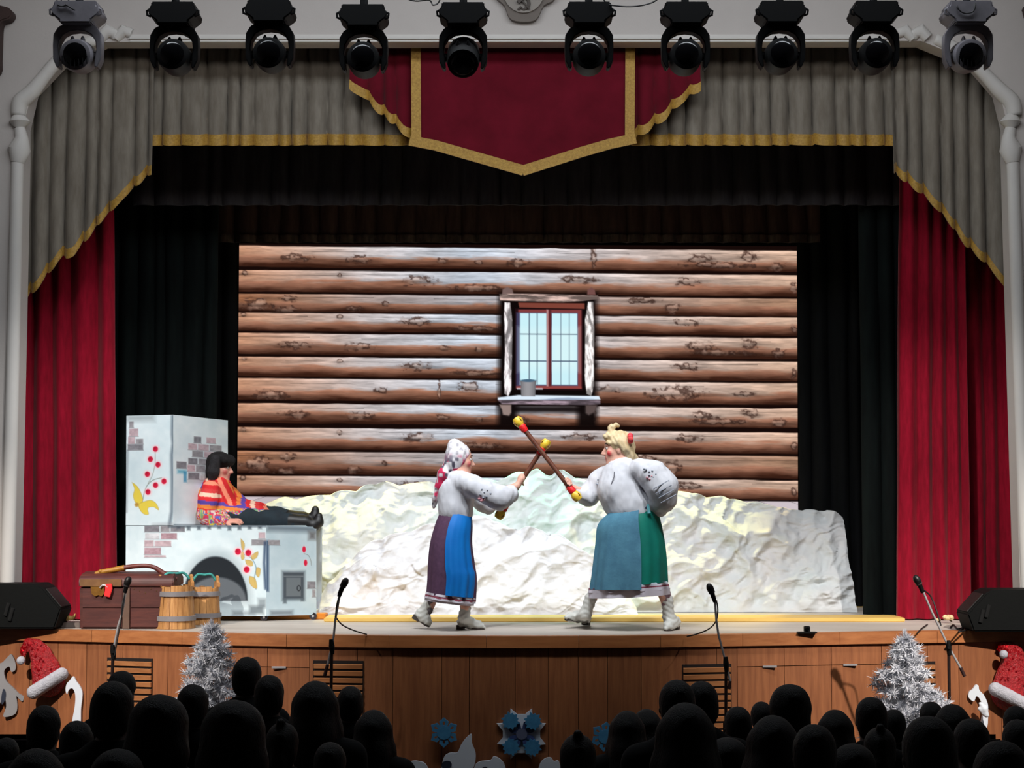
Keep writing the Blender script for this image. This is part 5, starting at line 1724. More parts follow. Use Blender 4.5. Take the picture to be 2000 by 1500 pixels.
def eyes(L, fr, S, parent):
    for q in (-1, 1):
        mb = MB().ball(L(.074, q * .030, .013), .0125 * S, 10, 8)
        e = mb.obj('eye', mat('eye_white', (222, 216, 210), 0.3), parent)
        MB().ball(L(.0835, q * .0315, .013), .0062 * S, 8, 6).obj('iris', mat('eye_iris', (44, 30, 24), 0.2), e)
        br = [L(.083, q * .012, .040), L(.086, q * .030, .047), L(.068, q * .055, .040)]
        MB().tube([Vector(x) for x in br], [.003 * S, .005 * S, .002 * S], 6).obj('eyebrow', mat('brow_hair', (58, 40, 32), 0.8), parent)


def face_paint(L, S, cheek, lips=(176, 52, 58), base=SKIN):
    def fn(V):
        C = np.tile(NP(base, float), (len(V), 1))
        def dab(p, r, col, al):
            d = np.linalg.norm(V - p, axis=1) / (r * S)
            a = (np.clip(1.6 - d * 1.3, 0, 1) * al)[:, None]
            C[:] = C * (1 - a) + NP(col, float) * a
        for q in (-1, 1):
            if cheek:
                dab(L(.062, q * .052, -.026), .024, cheek, .95)
        dab(L(.088, 0, -.063), .026, lips, .8)
        return nlin(C)
    return fn


def grip_hand(b, p, axis, wrist, rs, S=1.0):
    """closed hand round a rod: p on the rod's axis"""
    p, ax, wr = NP(p, float), NP(axis, float), NP(wrist, float)
    ax /= np.linalg.norm(ax)
    e1 = (wr - p) - ax * ((wr - p) @ ax); e1 /= np.linalg.norm(e1)
    e2 = np.cross(ax, e1)
    at = lambda ang, r, h: p + ax * h + (e1 * math.cos(ang) + e2 * math.sin(ang)) * r
    r0 = rs + .009 * S
    for sgn in (1,):
        b.ell(p + e1 * (rs + .016 * S) + e2 * .012, NP((.040, .030, .018)) * S, np.stack([ax, e2, e1], 1), .012)
        b.cap(wr, p + e1 * (rs + .03 * S), .024 * S, .026 * S, .015)
        for i, (h, ln) in enumerate(((.030, .95), (.011, 1.08), (-.008, 1.0), (-.026, .82))):
            an = [.55, 1.35, 2.1, 2.1 + .75 * ln]
            pts = [at(a, r0 + (.006 * S if j == 0 else 0), h * S) for j, a in enumerate(an)]
            b.chain(pts, [.0098 * S, .0095 * S, .0088 * S, .0078 * S], .003)
        pts = [at(-.25, r0 + .012 * S, .018 * S), at(-.9, r0 + .004 * S, .036 * S), at(-1.7, r0 + .002 * S, .040 * S)]
        b.chain(pts, [.013 * S, .0105 * S, .009 * S], .004)


def rest_hand(b, wr, d, back, S=1.0, thumb=1):
    """relaxed hand: wrist, pointing direction, direction of the hand's back"""
    f, s, u = frame(d, back)
    wr = NP(wr, float)
    R = np.stack([f, s, u], 1)
    L = lambda x, y, z: wr + S * (f * x + s * y + u * z)
    b.ell(L(.045, 0, 0), NP((.050, .040, .017)) * S, R, .012)
    for y, l in ((-.030, .060), (-.010, .074), (.010, .070), (.029, .054)):
        b.chain([L(.080, y, 0), L(.080 + l * .5, y * 1.05, -.004), L(.080 + l * .85, y * 1.05, -.018), L(.080 + l, y, -.034)], [.0098 * S, .0092 * S, .0084 * S, .0072 * S], .003)
    b.chain([L(.018, thumb * .030, -.004), L(.050, thumb * .056, -.010), L(.078, thumb * .062, -.020)], [.014 * S, .0105 * S, .0088 * S], .004)


def loft(rings, n=56, fold=0.0, nf=9, seed=1, a0=0.0, a1=2 * math.pi, off=0.0, thick=0.0):
    """rings: (left px point, right px point, depth Y, depth radius) -> vertices and faces; folds grow downwards"""
    full = abs(a1 - a0 - 2 * math.pi) < 1e-6
    m = len(rings)
    V = []
    for i, (lp, rp, Yc, dr) in enumerate(rings):
        A, B = NP(P(*lp, Yc)), NP(P(*rp, Yc))
        g = i / (m - 1)
        for k in range(n):
            t = a0 + (a1 - a0) * k / (n if full else n - 1)
            w_ = 1 + fold * g * (math.sin(t * nf + seed + 1.3 * math.sin(2 * t + seed)) + .5 * math.sin(t * nf * 1.9 + 2 * seed + g * 2))
            c = (A + B) / 2
            h = (B - A) / 2
            V.append(c + h * (math.cos(t) * (w_ + off / max(np.linalg.norm(h), .01))) + NP((0, math.sin(t) * (dr * w_ + off), 0)))
    V = NP(V)
    Fc = []
    for i in range(m - 1):
        for k in range(n if full else n - 1):
            j = (k + 1) % n
            Fc.append((i * n + k, i * n + j, (i + 1) * n + j, (i + 1) * n + k))
    return V, Fc


def dens(rings, k=5):
    """more rings by smooth interpolation"""
    flat = [(*r[0], *r[1], r[2], r[3]) for r in rings]
    out = crom(flat, k, False)
    return [((q[0], q[1]), (q[2], q[3]), q[4], q[5]) for q in out]


def boot(parent, ankle, heel, toe, sole_dz, shaft_top, r_shaft, S=1.0, label=None):
    """points in world; heel/toe at the sole"""
    A, H, T, U = NP(ankle), NP(heel), NP(toe), NP(shaft_top)
    b = Blob()
    b.chain([U, A], [r_shaft, r_shaft * .88], .02)
    d = (T - H); ln = np.linalg.norm(d); d /= ln
    up = NP((0, 0, 1)) - d * d[2]; up /= np.linalg.norm(up)
    b.chain([A, H + d * .045 + up * .060], [r_shaft * .88, .040 * S], .02)
    b.chain([H + d * .04 + up * .055, H + d * ln * .45 + up * .050, H + d * ln * .75 + up * .034, T - d * .02 + up * .022], [.040 * S, .040 * S, .036 * S, .018 * S], .02)
    b.chain([A, H + d * ln * .5 + up * .055], [r_shaft * .8, .038 * S], .03)
    b.obj('boot', .011, M_BOOT, parent, disp=lambda V: .003 * np.sin(V[:, 2] * 150 + 3 * np.sin(V[:, 0] * 40)))
    s = np.cross(d, up)
    mb = MB()
    hb = [H + d * .0 + s * .028, H + d * .0 - s * .028, H + d * .058 - s * .030, H + d * .058 + s * .030]
    mb.hexa([Vector(p) for p in hb], [Vector(p + up * .036) for p in hb])
    n = len(mb.v)
    prof = [(.05, .030), (ln * .45, .030), (ln * .75, .034), (ln * .95, .018)]
    q = [H + d * x + s * y + up * (.024 * max(0, 1 - x / (ln * .6))) for x, y in prof] + [H + d * x - s * y + up * (.024 * max(0, 1 - x / (ln * .6))) for x, y in reversed(prof)]
    mb.prism([Vector(p) for p in q], Vector(up * .014))
    mb.obj('boot_sole', M_SOLE, parent, False)


def staff(name, label, a, b, Ya, Yb, r=0.02):
    A, B = P(*a, Ya), P(*b, Yb)
    d = (B - A); ln = d.length; d = d.normalized()
    t = thing(name, tuple((A + B) / 2), label, 'stick')
    MB().tube([A + d * .1, (A + B) / 2, B - d * .1], [r, r * .95, r], 14).obj('shaft', mat('stick_brown', (112, 62, 42), 0.5, rgb2=(88, 44, 30), scale=14), t)
    for base, dd in ((A, d), (B, -d)):
        MB().lathe(base + dd * .075, dd, [(0, r * 1.5), (.012, r * 1.62), (.04, r * 1.45), (.062, r * 1.15)], 16).obj('red_ring', mat('ring_red', (224, 26, 30), 0.5), t)
        k = MB().lathe(base - dd * .005, dd, [(0, .012), (.004, .030), (.028, .040), (.05, .040), (.07, .032), (.085, .024)], 18).obj('yellow_knob', mat('knob_yellow', (240, 204, 64), 0.45, rgb2=(222, 178, 44), scale=30), t)
        sd = dd.orthogonal().normalized()
        mb = MB()
        for q in (0, 1.57, 3.14, 4.71):
            v_ = (sd * math.cos(q) + dd.cross(sd) * math.sin(q))
            mb.tube([base + dd * .02 + v_ * .036, base + dd * .032 + v_ * .044, base + dd * .045 + v_ * .041], .004, 6)
        mb.obj('painted_swirl', mat('swirl_dark', (120, 70, 30), 0.6), k)
    return A, B


def puffs(V, s=45, a=.010):
    return 1.1 * a * (fbm(V[:, 0] * s * .5, V[:, 1] * s * .5, V[:, 2] * s * .18, 6, 3) - .5) * 2


# ---------------------------------------------------------------- woman with the headscarf (left)
W = 14.62
def Q(x, y, d=0.0):
    return NP(P(x, y, W + d))


woman = thing('person', tuple(F(915, 1229)), 'woman in floral headscarf, white blouse and blue and purple skirt raising a stick', 'person')
sA, sB = staff('fighting_stick', 'brown stick with yellow knobs held by the woman in the headscarf', (1070, 860), (972, 1012), W + .02, W + .03)
dS = NP((sB - sA).normalized())
g1 = NP(sA) + dS * ((Q(1022, 936) - NP(sA)) @ dS)
fr1 = frame((1, .22, -.10), (-.10, 0, 1))
hc1 = Q(899, 899)
b = Blob()
L1 = add_head(b, hc1, fr1, 1.02)
b.cap(L1(-.02, 0, -.06), Q(897, 934), .052, .060, .03)
b.chain([Q(897, 936), Q(892, 962), Q(890, 995), Q(888, 1020)], [.085, .105, .11, .14], .05)
sh1, el1, wr1 = Q(911, 942, -.13), Q(962, 968, -.12), Q(1010, 949, -.03)
b.chain([Q(898, 940), sh1, el1, wr1], [.075, .055, .044, .028], .03)
sh2, el2, wr2 = Q(909, 942, .14), Q(950, 985, .18), NP(sA) + dS * .58 + NP((-.06, .08, .0))
b.chain([Q(898, 940), sh2, el2, wr2], [.075, .055, .042, .028], .03)
grip_hand(b, g1, dS, wr1, .02, 1.0)
grip_hand(b, NP(sA) + dS * .56, dS, wr2, .02, 1.0)
b.chain([Q(890, 1025, -.02), Q(905, 1110, -.06), Q(909, 1185, -.04), Q(906, 1208, -.02)], [.10, .06, .034, .030], .03)
b.chain([Q(884, 1025, .06), Q(866, 1110, .10), Q(840, 1180, .14), Q(832, 1200, .15)], [.105, .065, .036, .034], .03)
b.obj('body', .0085, M_SKIN, woman, paint=face_paint(L1, 1.0, (206, 90, 92)))
eyes(L1, fr1, 1.0, woman)
# blouse with a wide sleeve
b = Blob()
b.chain([Q(893, 938), Q(888, 960), Q(888, 985), Q(890, 1000), Q(892, 1008)], [.105, .128, .130, .128, .118], .04)
b.ell(Q(909, 962), (.075, .13, .10), None, .05)
b.chain([Q(905, 941, -.10), Q(925, 950, -.14), Q(950, 962, -.15), Q(976, 972, -.14), Q(996, 965, -.09)], [.082, .082, .088, .098, .072], .03)
b.cap(Q(996, 964, -.09), Q(1002, 957, -.05), .060, .036, .02)
b.chain([Q(905, 941, .10), Q(925, 955, .15), Q(944, 978, .18), Q(955, 990, .17)], [.08, .08, .088, .062], .03)
b.obj('blouse', .012, M_BLOUSE, woman, disp=lambda V: puffs(V))
# embroidery on the sleeve
M_EMB = mat('embroidery_grey', (150, 156, 168), 0.8)
M_EMR = mat('embroidery_pink', (216, 150, 160), 0.8)
def embroider(parent, pts, Y, m, r):
    mb = MB()
    for x, y in pts:
        p = P(x, y, Y)
        mb.ball(p, (r, .012, r * .8), 6, 4)
    mb.obj('embroidery', m, parent)
embroider(woman, [(941, 956), (938, 966), (946, 962), (952, 958), (958, 964), (950, 970), (944, 972)], W - .238, M_EMB, .010)
embroider(woman, [(936, 974), (940, 978), (944, 976), (953, 966)], W - .228, M_EMR, .012)
# skirt, apron, hem
rings = dens([((862, 994), (922, 1009), W, .115), ((850, 1024), (923, 1030), W, .16), ((840, 1062), (922, 1062), W, .19), ((836, 1105), (927, 1104), W, .21), ((835, 1132), (930, 1130), W, .215), ((833, 1158), (928, 1174), W, .215)])
V, Fc = loft(rings, 96, .03, 11, 1)
mesh_obj('skirt', V, Fc, mat('purple_wool', (96, 68, 92), 0.9, rgb2=(82, 58, 80), scale=30, spec=0.15), woman)
rings2 = dens([((866, 996), (921, 1010), W, .118), ((850, 1024), (921, 1030), W, .165), ((841, 1062), (920, 1062), W, .195), ((838, 1105), (925, 1103), W, .215), ((838, 1128), (930, 1124), W, .22), ((837, 1156), (926, 1166), W, .22)])
V, Fc = loft(rings2, 60, .03, 11, 1, math.radians(258), math.radians(332), .016)
mesh_obj('apron', V, Fc, mat('blue_satin', (2, 122, 206), 0.6, rgb2=(2, 108, 194), scale=5, spec=0.3), woman)
V, Fc = loft([((883, 997), (922, 1010), W, .118), ((884, 1001), (922, 1014), W, .122)], 40, 0, 9, 1, math.radians(200), math.radians(340), .014)
M_HW = mat('hem_white', (214, 208, 220), 0.8)
M_HR = mat('hem_red', (142, 62, 82), 0.8)
for j, (dy, m) in enumerate(((0, M_HW), (4.2, M_HR), (7.4, M_HW))):
    V, Fc = loft([((833 - j * .6, 1155 + dy), (928 - j * .5, 1167 + dy), W, .216), ((832 - j * .6, 1155 + dy + 4.2), (928 - j * .5, 1167 + dy + 4.2), W, .217)], 72, .02, 9, 1, off=.004 + .002 * j)
    mesh_obj('hem_band', V, Fc, m, woman)
V, Fc = loft([((830, 1166), (926, 1178), W, .205), ((829, 1171), (925, 1183), W, .205)], 72, .02, 9, 1)
mesh_obj('petticoat', V, Fc, M_HW, woman)
# stockings and boots
M_STK = mat('grey_stocking', (112, 106, 112), 0.8)
b = Blob().chain([Q(909, 1172, -.04), Q(909, 1196, -.03)], [.043, .040]); b.obj('stocking', .011, M_STK, woman)
b = Blob().chain([Q(843, 1166, .13), Q(836, 1192, .145)], [.043, .040]); b.obj('stocking', .011, M_STK, woman)
hf, tf = F(893, 1229), F(949, 1230)
boot(woman, tuple(Q(906, 1206, -.03)), tuple(hf), tuple(tf), 0, tuple(Q(909, 1188, -.03)), .047)
h2, t2 = P(806, 1207, W + .17), F(845, 1221)
t2.y = W + .13; t2.z = STZ + .012
boot(woman, tuple(Q(828, 1195, .15)), tuple(h2), tuple(t2), 0, tuple(Q(837, 1180, .14)), .047)
# headscarf
M_SCARF = mat('floral_scarf', (226, 220, 224), 0.85, attr=True, spec=0.2)
def scarf_paint(V):
    n1 = vn(V[:, 0] * 26, V[:, 1] * 26, V[:, 2] * 26, 3)
    n2 = vn(V[:, 0] * 34, V[:, 1] * 34, V[:, 2] * 34, 9)
    zr = np.clip((hc1[2] + .06 - V[:, 2]) / .09, 0, 1)
    C = np.tile(NP((230, 226, 230.)), (len(V), 1))
    a = np.clip((n1 - .50) * 9, 0, 1) * zr
    C = C * (1 - a[:, None]) + NP((198, 44, 84)) * a[:, None]
    a = np.clip((n2 - .66) * 10, 0, 1) * (0.3 + .7 * zr)
    C = C * (1 - a[:, None]) + NP((84, 80, 96)) * a[:, None]
    return nlin(C)
b = Blob()
f, s, u = fr1
R = np.stack([f, s, u], 1)
b.ell(L1(-.022, 0, .034), (.106, .092, .110), R, .02)
b.ell(L1(-.05, 0, -.03), (.075, .082, .085), R, .03)
b.ell(L1(-.06, .0, .12), (.050, .055, .045), R, .03)
b.cut(L1(.105, 0, -.045), (.088, .12, .115), R, .012)
b.chain([L1(-.075, -.03, -.05), Q(866, 926, -.05), Q(858, 950, -.04), Q(851, 972, -.02), Q(847, 990, .0)], [.055, .045, .032, .026, .014], .02)
b.chain([L1(-.075, .0, -.03), Q(874, 918, .02), Q(868, 950, .03), Q(862, 980, .03), Q(860, 992, .03)], [.05, .04, .028, .02, .010], .02)
b.obj('headscarf', .009, M_SCARF, woman, disp=lambda V: puffs(V, 60, .008), paint=scarf_paint)

# ---------------------------------------------------------------- woman in green (right)
W2 = 14.66
def Q2(x, y, d=0.0):
    return NP(P(x, y, W2 + d))


woman2 = thing('person', tuple(F(1230, 1226)), 'woman with blonde updo, white blouse, green skirt and grey-blue apron, lunging with a stick', 'person')
tA, tB = staff('fighting_stick', 'longer brown stick with yellow knobs held by the woman in green', (1007, 817), (1131, 976), W2 - .05, W2 - .10)
dT = NP((tB - tA).normalized())
g2 = NP(tA) + dT * ((Q2(1106, 945) - NP(tA)) @ dT)
fr2 = frame((-1, .05, -.06), (-.06, 0, 1))
hc2 = Q2(1206, 878)
b = Blob()
L2 = add_head(b, hc2, fr2, 1.1)
b.cap(L2(-.02, 0, -.06), Q2(1213, 918), .062, .072, .04)
b.chain([Q2(1215, 920), Q2(1214, 950), Q2(1222, 980), Q2(1232, 1010)], [.11, .14, .14, .18], .06)
shn, eln, wrn = Q2(1252, 918, -.14), Q2(1306, 962, -.12), Q2(1288, 992, -.02)
b.chain([Q2(1222, 918), shn, eln, wrn], [.09, .062, .05, .032], .03)
shf, elf, wrf = Q2(1180, 930, .13), Q2(1150, 968, .10), Q2(1117, 954, .0)
b.chain([Q2(1212, 920), shf, elf, wrf], [.09, .06, .048, .032], .03)
grip_hand(b, g2, dT, wrf, .02, 1.1)
rest_hand(b, wrn, (-.55, .5, -.5), (.8, .4, .4), 1.0, -1)
b.chain([Q2(1236, 1020, -.0), Q2(1266, 1100, .0), Q2(1297, 1165, -.02), Q2(1304, 1200, .0)], [.12, .07, .036, .030], .03)
b.chain([Q2(1222, 1020, .08), Q2(1192, 1095, .08), Q2(1156, 1168, .06), Q2(1145, 1196, .05)], [.12, .07, .036, .030], .03)
b.obj('body', .0085, M_SKIN, woman2, paint=face_paint(L2, 1.0, (214, 36, 48)))
eyes(L2, fr2, 1.1, woman2)
b = Blob()
b.chain([Q2(1214, 922), Q2(1212, 945), Q2(1218, 970), Q2(1230, 990), Q2(1234, 998)], [.135, .165, .170, .175, .165], .05)
b.ell(Q2(1196, 958), (.12, .15, .12), None, .06)
b.ell(Q2(1240, 918, -.06), (.10, .10, .07), None, .05)
b.cap(Q2(1180, 928, .08), Q2(1172, 938, .10), .075, .09, .04)
b.chain([Q2(1250, 915, -.13), Q2(1275, 928, -.16), Q2(1293, 950, -.16), Q2(1296, 975, -.13), Q2(1288, 992, -.07)], [.085, .112, .125, .098, .06], .04)
b.chain([Q2(1178, 934, .12), Q2(1160, 954, .12), Q2(1148, 968, .09), Q2(1136, 966, .05)], [.085, .085, .085, .06], .03)
b.cap(Q2(1136, 966, .05), Q2(1126, 960, .02), .055, .038, .02)
b.cap(Q2(1262, 985, -.10), Q2(1288, 998, -.05), .02, .05, .03)
b.obj('blouse', .012, M_BLOUSE, woman2, disp=lambda V: puffs(V, 40, .011))
MB().tube([P(x, y, W2 - .17) for x, y in ((1200, 921), (1199, 932), (1194, 945))], .004, 6).obj('neck_slit', mat('slit_grey', (120, 120, 130), 0.8), woman2)
embroider(woman2, [(1262, 917), (1268, 921), (1274, 920), (1281, 926), (1276, 932), (1268, 928), (1258, 916)], W2 - .268, M_EMB, .009)
embroider(woman2, [(1288, 964), (1294, 960), (1300, 956), (1292, 970), (1298, 966)], W2 - .282, M_EMB, .009)
embroider(woman2, [(1264, 933), (1269, 936), (1273, 930)], W2 - .265, M_EMR, .011)
embroider(woman2, [(1168, 937), (1166, 946), (1172, 942), (1180, 957)], W2 - .06, M_EMB, .009)
for k in range(4):
    MB().tube([P(1276 + k * 5 + dx, 955 + k * 9 - dx * .55, W2 - .30 + .0012 * abs(dx - 12)) for dx in (0, 8, 16, 24, 30)], .004, 6).obj('sleeve_tuck', M_EMB, woman2)
rings = dens([((1192, 1001), (1278, 987), W2, .15), ((1170, 1024), (1288, 1010), W2, .20), ((1166, 1062), (1297, 1055), W2, .23), ((1160, 1100), (1301, 1095), W2, .25), ((1152, 1145), (1303, 1136), W2, .26)])
V, Fc = loft(rings, 96, .024, 11, 2)
mesh_obj('skirt', V, Fc, mat('green_satin', (2, 124, 106), 0.6, rgb2=(2, 102, 90), scale=4, spec=0.3), woman2)
ringsa = dens([((1192, 1001), (1276, 988), W2, .152), ((1170, 1024), (1286, 1012), W2, .205), ((1165, 1062), (1295, 1060), W2, .235), ((1160, 1105), (1300, 1105), W2, .255), ((1155, 1150), (1303, 1148), W2, .265)])
V, Fc = loft(ringsa, 60, .024, 11, 2, math.radians(196), math.radians(284), .022)
mesh_obj('apron', V, Fc, mat('grey_blue_cloth', (84, 134, 156), 0.85, rgb2=(70, 114, 138), scale=9, bump=0.1, bscale=60, spec=0.2), woman2)
V, Fc = loft([((1191, 998), (1279, 984), W2, .153), ((1191, 1003), (1280, 989), W2, .16)], 60, 0, 9, 1, off=.012)
mesh_obj('waistband', V, Fc, mat('dark_waistband', (52, 62, 92), 0.8), woman2)
MB().prism([P(x, y, W2 - .18) for x, y in ((1263, 985), (1268, 985), (1271, 1002), (1265, 1003))], (0, .008, 0)).obj('ribbon', mat('pale_teal_ribbon', (104, 176, 186), 0.7), woman2, False)
for j, (y0, y1, m) in enumerate(((0, 3.2, mat('hem_pale_blue', (206, 232, 244), 0.8)), (3.2, 6.5, M_HW), (6.5, 9, M_HR), (9, 15, M_HW))):
    V, Fc = loft([((1151 - j * .8, 1142 + y0), (1305 + j * .7, 1134 + y0), W2, .262), ((1151 - j * .8, 1142 + y1), (1305 + j * .7, 1134 + y1), W2, .262)], 84, .018, 9, 2, off=-.006 + .002 * j)
    mesh_obj('hem_band', V, Fc, m, woman2)
V, Fc = loft([((1149, 1156), (1309, 1148), W2, .258), ((1150, 1168), (1308, 1160), W2, .255)], 84, .02, 9, 2)
mesh_obj('petticoat', V, Fc, M_HW, woman2)
M_STP = mat('mauve_stocking', (150, 120, 132), 0.8)
b = Blob().chain([Q2(1299, 1158, -.02), Q2(1302, 1180, -.01)], [.046, .044]); b.obj('stocking', .011, M_STP, woman2)
hf = F(1313, 1222); tf = F(1300, 1229)
boot(woman2, tuple(Q2(1306, 1205, .0)), (hf.x, W2 + .11, STZ + .002), (tf.x - .02, W2 - .13, STZ + .002), 0, tuple(Q2(1303, 1172, -.01)), .052, 1.15)
h2 = F(1147, 1222); t2 = P(1104, 1211, W2 + .08)
boot(woman2, tuple(Q2(1143, 1200, .06)), (h2.x, h2.y, STZ + .002), tuple(t2), 0, tuple(Q2(1154, 1168, .06)), .052, 1.1)
# hair
f, s, u = fr2
R = np.stack([f, s, u], 1)
HB = mat('blonde_hair', (226, 206, 168), 0.6, rgb2=(198, 172, 128), scale=20, stretch=(1, 1, 1), bump=0.15, bscale=90)
S2 = 1.1
b = Blob()
b.ell(L2(-.022, 0, .038), NP((.103, .086, .104)) * S2, R, .02)
b.cut(L2(.110, 0, -.060), NP((.090, .14, .135)) * S2, R, .012)
b.ell(L2(.055, 0, .10), NP((.05, .06, .03)) * S2, R, .02)
b.chain([L2(.045, .0, .12), L2(.035, 0, .165), L2(-.005, .0, .182), L2(-.03, 0, .172)], [.03, .026, .018, .008], .015)
b.chain([L2(-.005, -.075, .06), L2(-.06, -.06, .0), L2(-.085, -.02, -.05), L2(-.075, .0, -.075)], [.03, .034, .04, .03], .02)
b.cap(L2(-.08, -.01, .05), L2(-.095, 0, .0), .045, .045, .02)
b.chain([L2(.075, -.045, .055), L2(.0, -.085, .04), L2(-.06, -.075, -.01)], [.014, .016, .014], .006)
b.chain([L2(-.08, 0, -.06), Q2(1238, 893, .03), Q2(1250, 905, .05)], [.03, .03, .02], .02)
b.obj('hair', .009, HB, woman2, disp=lambda V: .003 * np.sin(V[:, 0] * 150 + V[:, 2] * 90 + 4 * fbm(V[:, 0] * 20, V[:, 1] * 20, V[:, 2] * 20, 3)))
fl_ = L2(-.085, -.065, .075)
rr = random.Random(3)
fo = []
for k in range(7):
    a = k * .9
    d = Vector(-f * 0.6 - s * .4 + u * math.cos(a) * .8 + s * math.sin(a) * .8)
    fo.append(MB().ball(Vector(fl_) + d * .026, (.024, .020, .024), 8, 6).obj('hair_flower', mat('red_flower', (216, 40, 76), 0.7, rgb2=(236, 90, 70), scale=30), woman2))

# ---------------------------------------------------------------- man on the stove
M0 = SY + .36
def QM(x, y, d=0.0):
    return NP(P(x, y, M0 + d))


man = thing('person', tuple(QM(424, 1026)), 'man in black ear-flap hat and bright patterned red shirt lounging on the stove', 'person')
frm = frame((1, -.12, -.08), (-.08, 0, 1))
hm = QM(430, 915)
b = Blob()
Lm = add_head(b, hm, frm, 1.0)
b.cap(Lm(-.02, 0, -.06), QM(424, 950), .055, .062, .03)
b.chain([QM(424, 955), QM(424, 985), QM(424, 1010)], [.11, .13, .12], .05)
sn, en, wn = QM(408, 962, -.16), QM(403, 1003, -.2), QM(440, 1018, -.22)
sf, ef, wf = QM(440, 960, .17), QM(466, 982, .17), QM(484, 994, .08)
b.chain([QM(422, 958), sn, en, wn], [.08, .055, .045, .03], .03)
b.chain([QM(428, 958), sf, ef, wf], [.08, .055, .045, .03], .03)
rest_hand(b, wn, (1, -.1, .05), (0, -.6, 1), 1.0, 1)
rest_hand(b, wf, (1, -.25, -.25), (.2, -.2, 1), 1.0, -1)
b.chain([QM(428, 1010, -.08), QM(480, 1010, -.09), QM(535, 1013, -.09), QM(600, 1022, -.09)], [.10, .082, .060, .045], .03)
b.chain([QM(430, 1008, .09), QM(484, 1004, .07), QM(536, 1008, .03), QM(596, 1014, .0)], [.10, .082, .060, .045], .03)
b.obj('body', .0085, M_SKIN, man, paint=face_paint(Lm, 1.0, (190, 84, 80), base=(214, 152, 132)))
eyes(Lm, frm, 1.0, man)
def shirt_paint(V):
    C = np.tile(NP((206, 40, 44.)), (len(V), 1))
    tx = V[:, 0] * .5 + V[:, 2] * .9 + .10 * (fbm(V[:, 0] * 6, V[:, 1] * 6, V[:, 2] * 6, 2) - .5)
    tx = np.where(V[:, 1] < M0 - .15, V[:, 2] * .95 + .1 * V[:, 0], V[:, 0] * .9 + V[:, 2] * .45)
    band = (tx * 30) % 1
    pal = NP([(206, 40, 44), (240, 140, 110), (206, 40, 44), (224, 128, 60), (92, 70, 156), (214, 44, 48), (236, 196, 170), (206, 60, 60)], float)
    iid = (np.floor(tx * 30).astype(int)) % 8
    C = pal[iid]
    blk = vn(V[:, 0] * 24, V[:, 1] * 24, V[:, 2] * 24, 13)
    low = np.clip((QM(420, 985)[2] - V[:, 2]) / .08, 0, 1)
    pal2 = NP([(226, 196, 66), (72, 98, 178), (204, 40, 44), (210, 190, 178), (190, 60, 110), (226, 60, 50), (120, 160, 120)], float)
    k2 = np.floor(blk * 14).astype(int) % 7
    a = (low > .3 + .5 * vn(V[:, 0] * 9, V[:, 1] * 9, V[:, 2] * 9, 4))[:, None]
    C = np.where(a, pal2[k2], C)
    return nlin(C)
M_SHIRT = mat('patterned_shirt', (206, 40, 44), 0.8, attr=True, spec=0.2)
b = Blob()
b.chain([QM(423, 953), QM(422, 972), QM(424, 1000), QM(426, 1012)], [.125, .155, .165, .15], .05)
b.chain([QM(412, 957, -.13), QM(406, 980, -.2), QM(403, 1004, -.215), QM(418, 1015, -.22), QM(438, 1017, -.22)], [.085, .085, .082, .070, .050], .03)
b.chain([QM(438, 957, .14), QM(452, 972, .18), QM(466, 983, .18), QM(480, 992, .1)], [.085, .078, .072, .05], .03)
b.chain([QM(436, 1006, -.05), QM(470, 1008, -.06), QM(506, 1009, -.07)], [.14, .122, .106], .04)
b.chain([QM(436, 1003, .08), QM(470, 1001, .07), QM(504, 1003, .05)], [.14, .12, .104], .04)
b.obj('shirt', .010, M_SHIRT, man, disp=lambda V: puffs(V, 50, .006), paint=shirt_paint)
b = Blob().cap(Lm(.0, -.05, -.13), Lm(.075, .0, -.12), .022, .026, .02).cap(Lm(.075, 0, -.12), Lm(.0, .06, -.12), .026, .022, .02)
b.obj('collar', .008, mat('red_collar', (206, 30, 44), 0.8), man)
M_PANT = mat('dark_teal_trousers', (24, 40, 48), 0.85, rgb2=(18, 28, 36), scale=10)
b = Blob()
b.chain([QM(430, 1010, -.09), QM(485, 1011, -.1), QM(540, 1014, -.1), QM(578, 1020, -.1)], [.105, .094, .078, .064], .03)
b.chain([QM(430, 1008, .09), QM(490, 1004, .08), QM(540, 1007, .04), QM(576, 1012, .02)], [.105, .092, .076, .060], .03)
b.obj('trousers', .011, M_PANT, man, disp=lambda V: puffs(V, 50, .006))
M_BB = mat('black_boots', (24, 22, 22), 0.5, var=0.2, scale=14)
for (ax_, ay), (hx, hy), (tx, ty), d in (((596, 1020), (616, 1032), (624, 1008), -.1), ((592, 1013), (610, 1022), (617, 995), .02)):
    b = Blob()
    b.chain([QM(566, ay - 2, d), QM(ax_, ay, d), QM(hx - 4, hy - 4, d)], [.070, .060, .052], .02)
    b.chain([QM(hx - 3, hy - 5, d), QM(tx - 2, (hy + ty) / 2, d), QM(tx - 1, ty, d)], [.050, .045, .034], .02)
    b.obj('boot', .011, M_BB, man)
f, s, u = frm
R = np.stack([f, s, u], 1)
M_HAT = mat('black_fur_hat', (22, 20, 20), 0.9, rgb2=(38, 36, 36), scale=30, bump=0.4, bscale=120, spec=0.2)
b = Blob()
b.ell(Lm(-.014, 0, .062), (.115, .098, .090), R, .02)
b.chain([Lm(.055, -.075, .078), Lm(.082, 0, .078), Lm(.055, .075, .078)], [.042, .046, .042], .02)
b.ell(Lm(-.085, 0, -.02), (.04, .085, .10), R, .03)
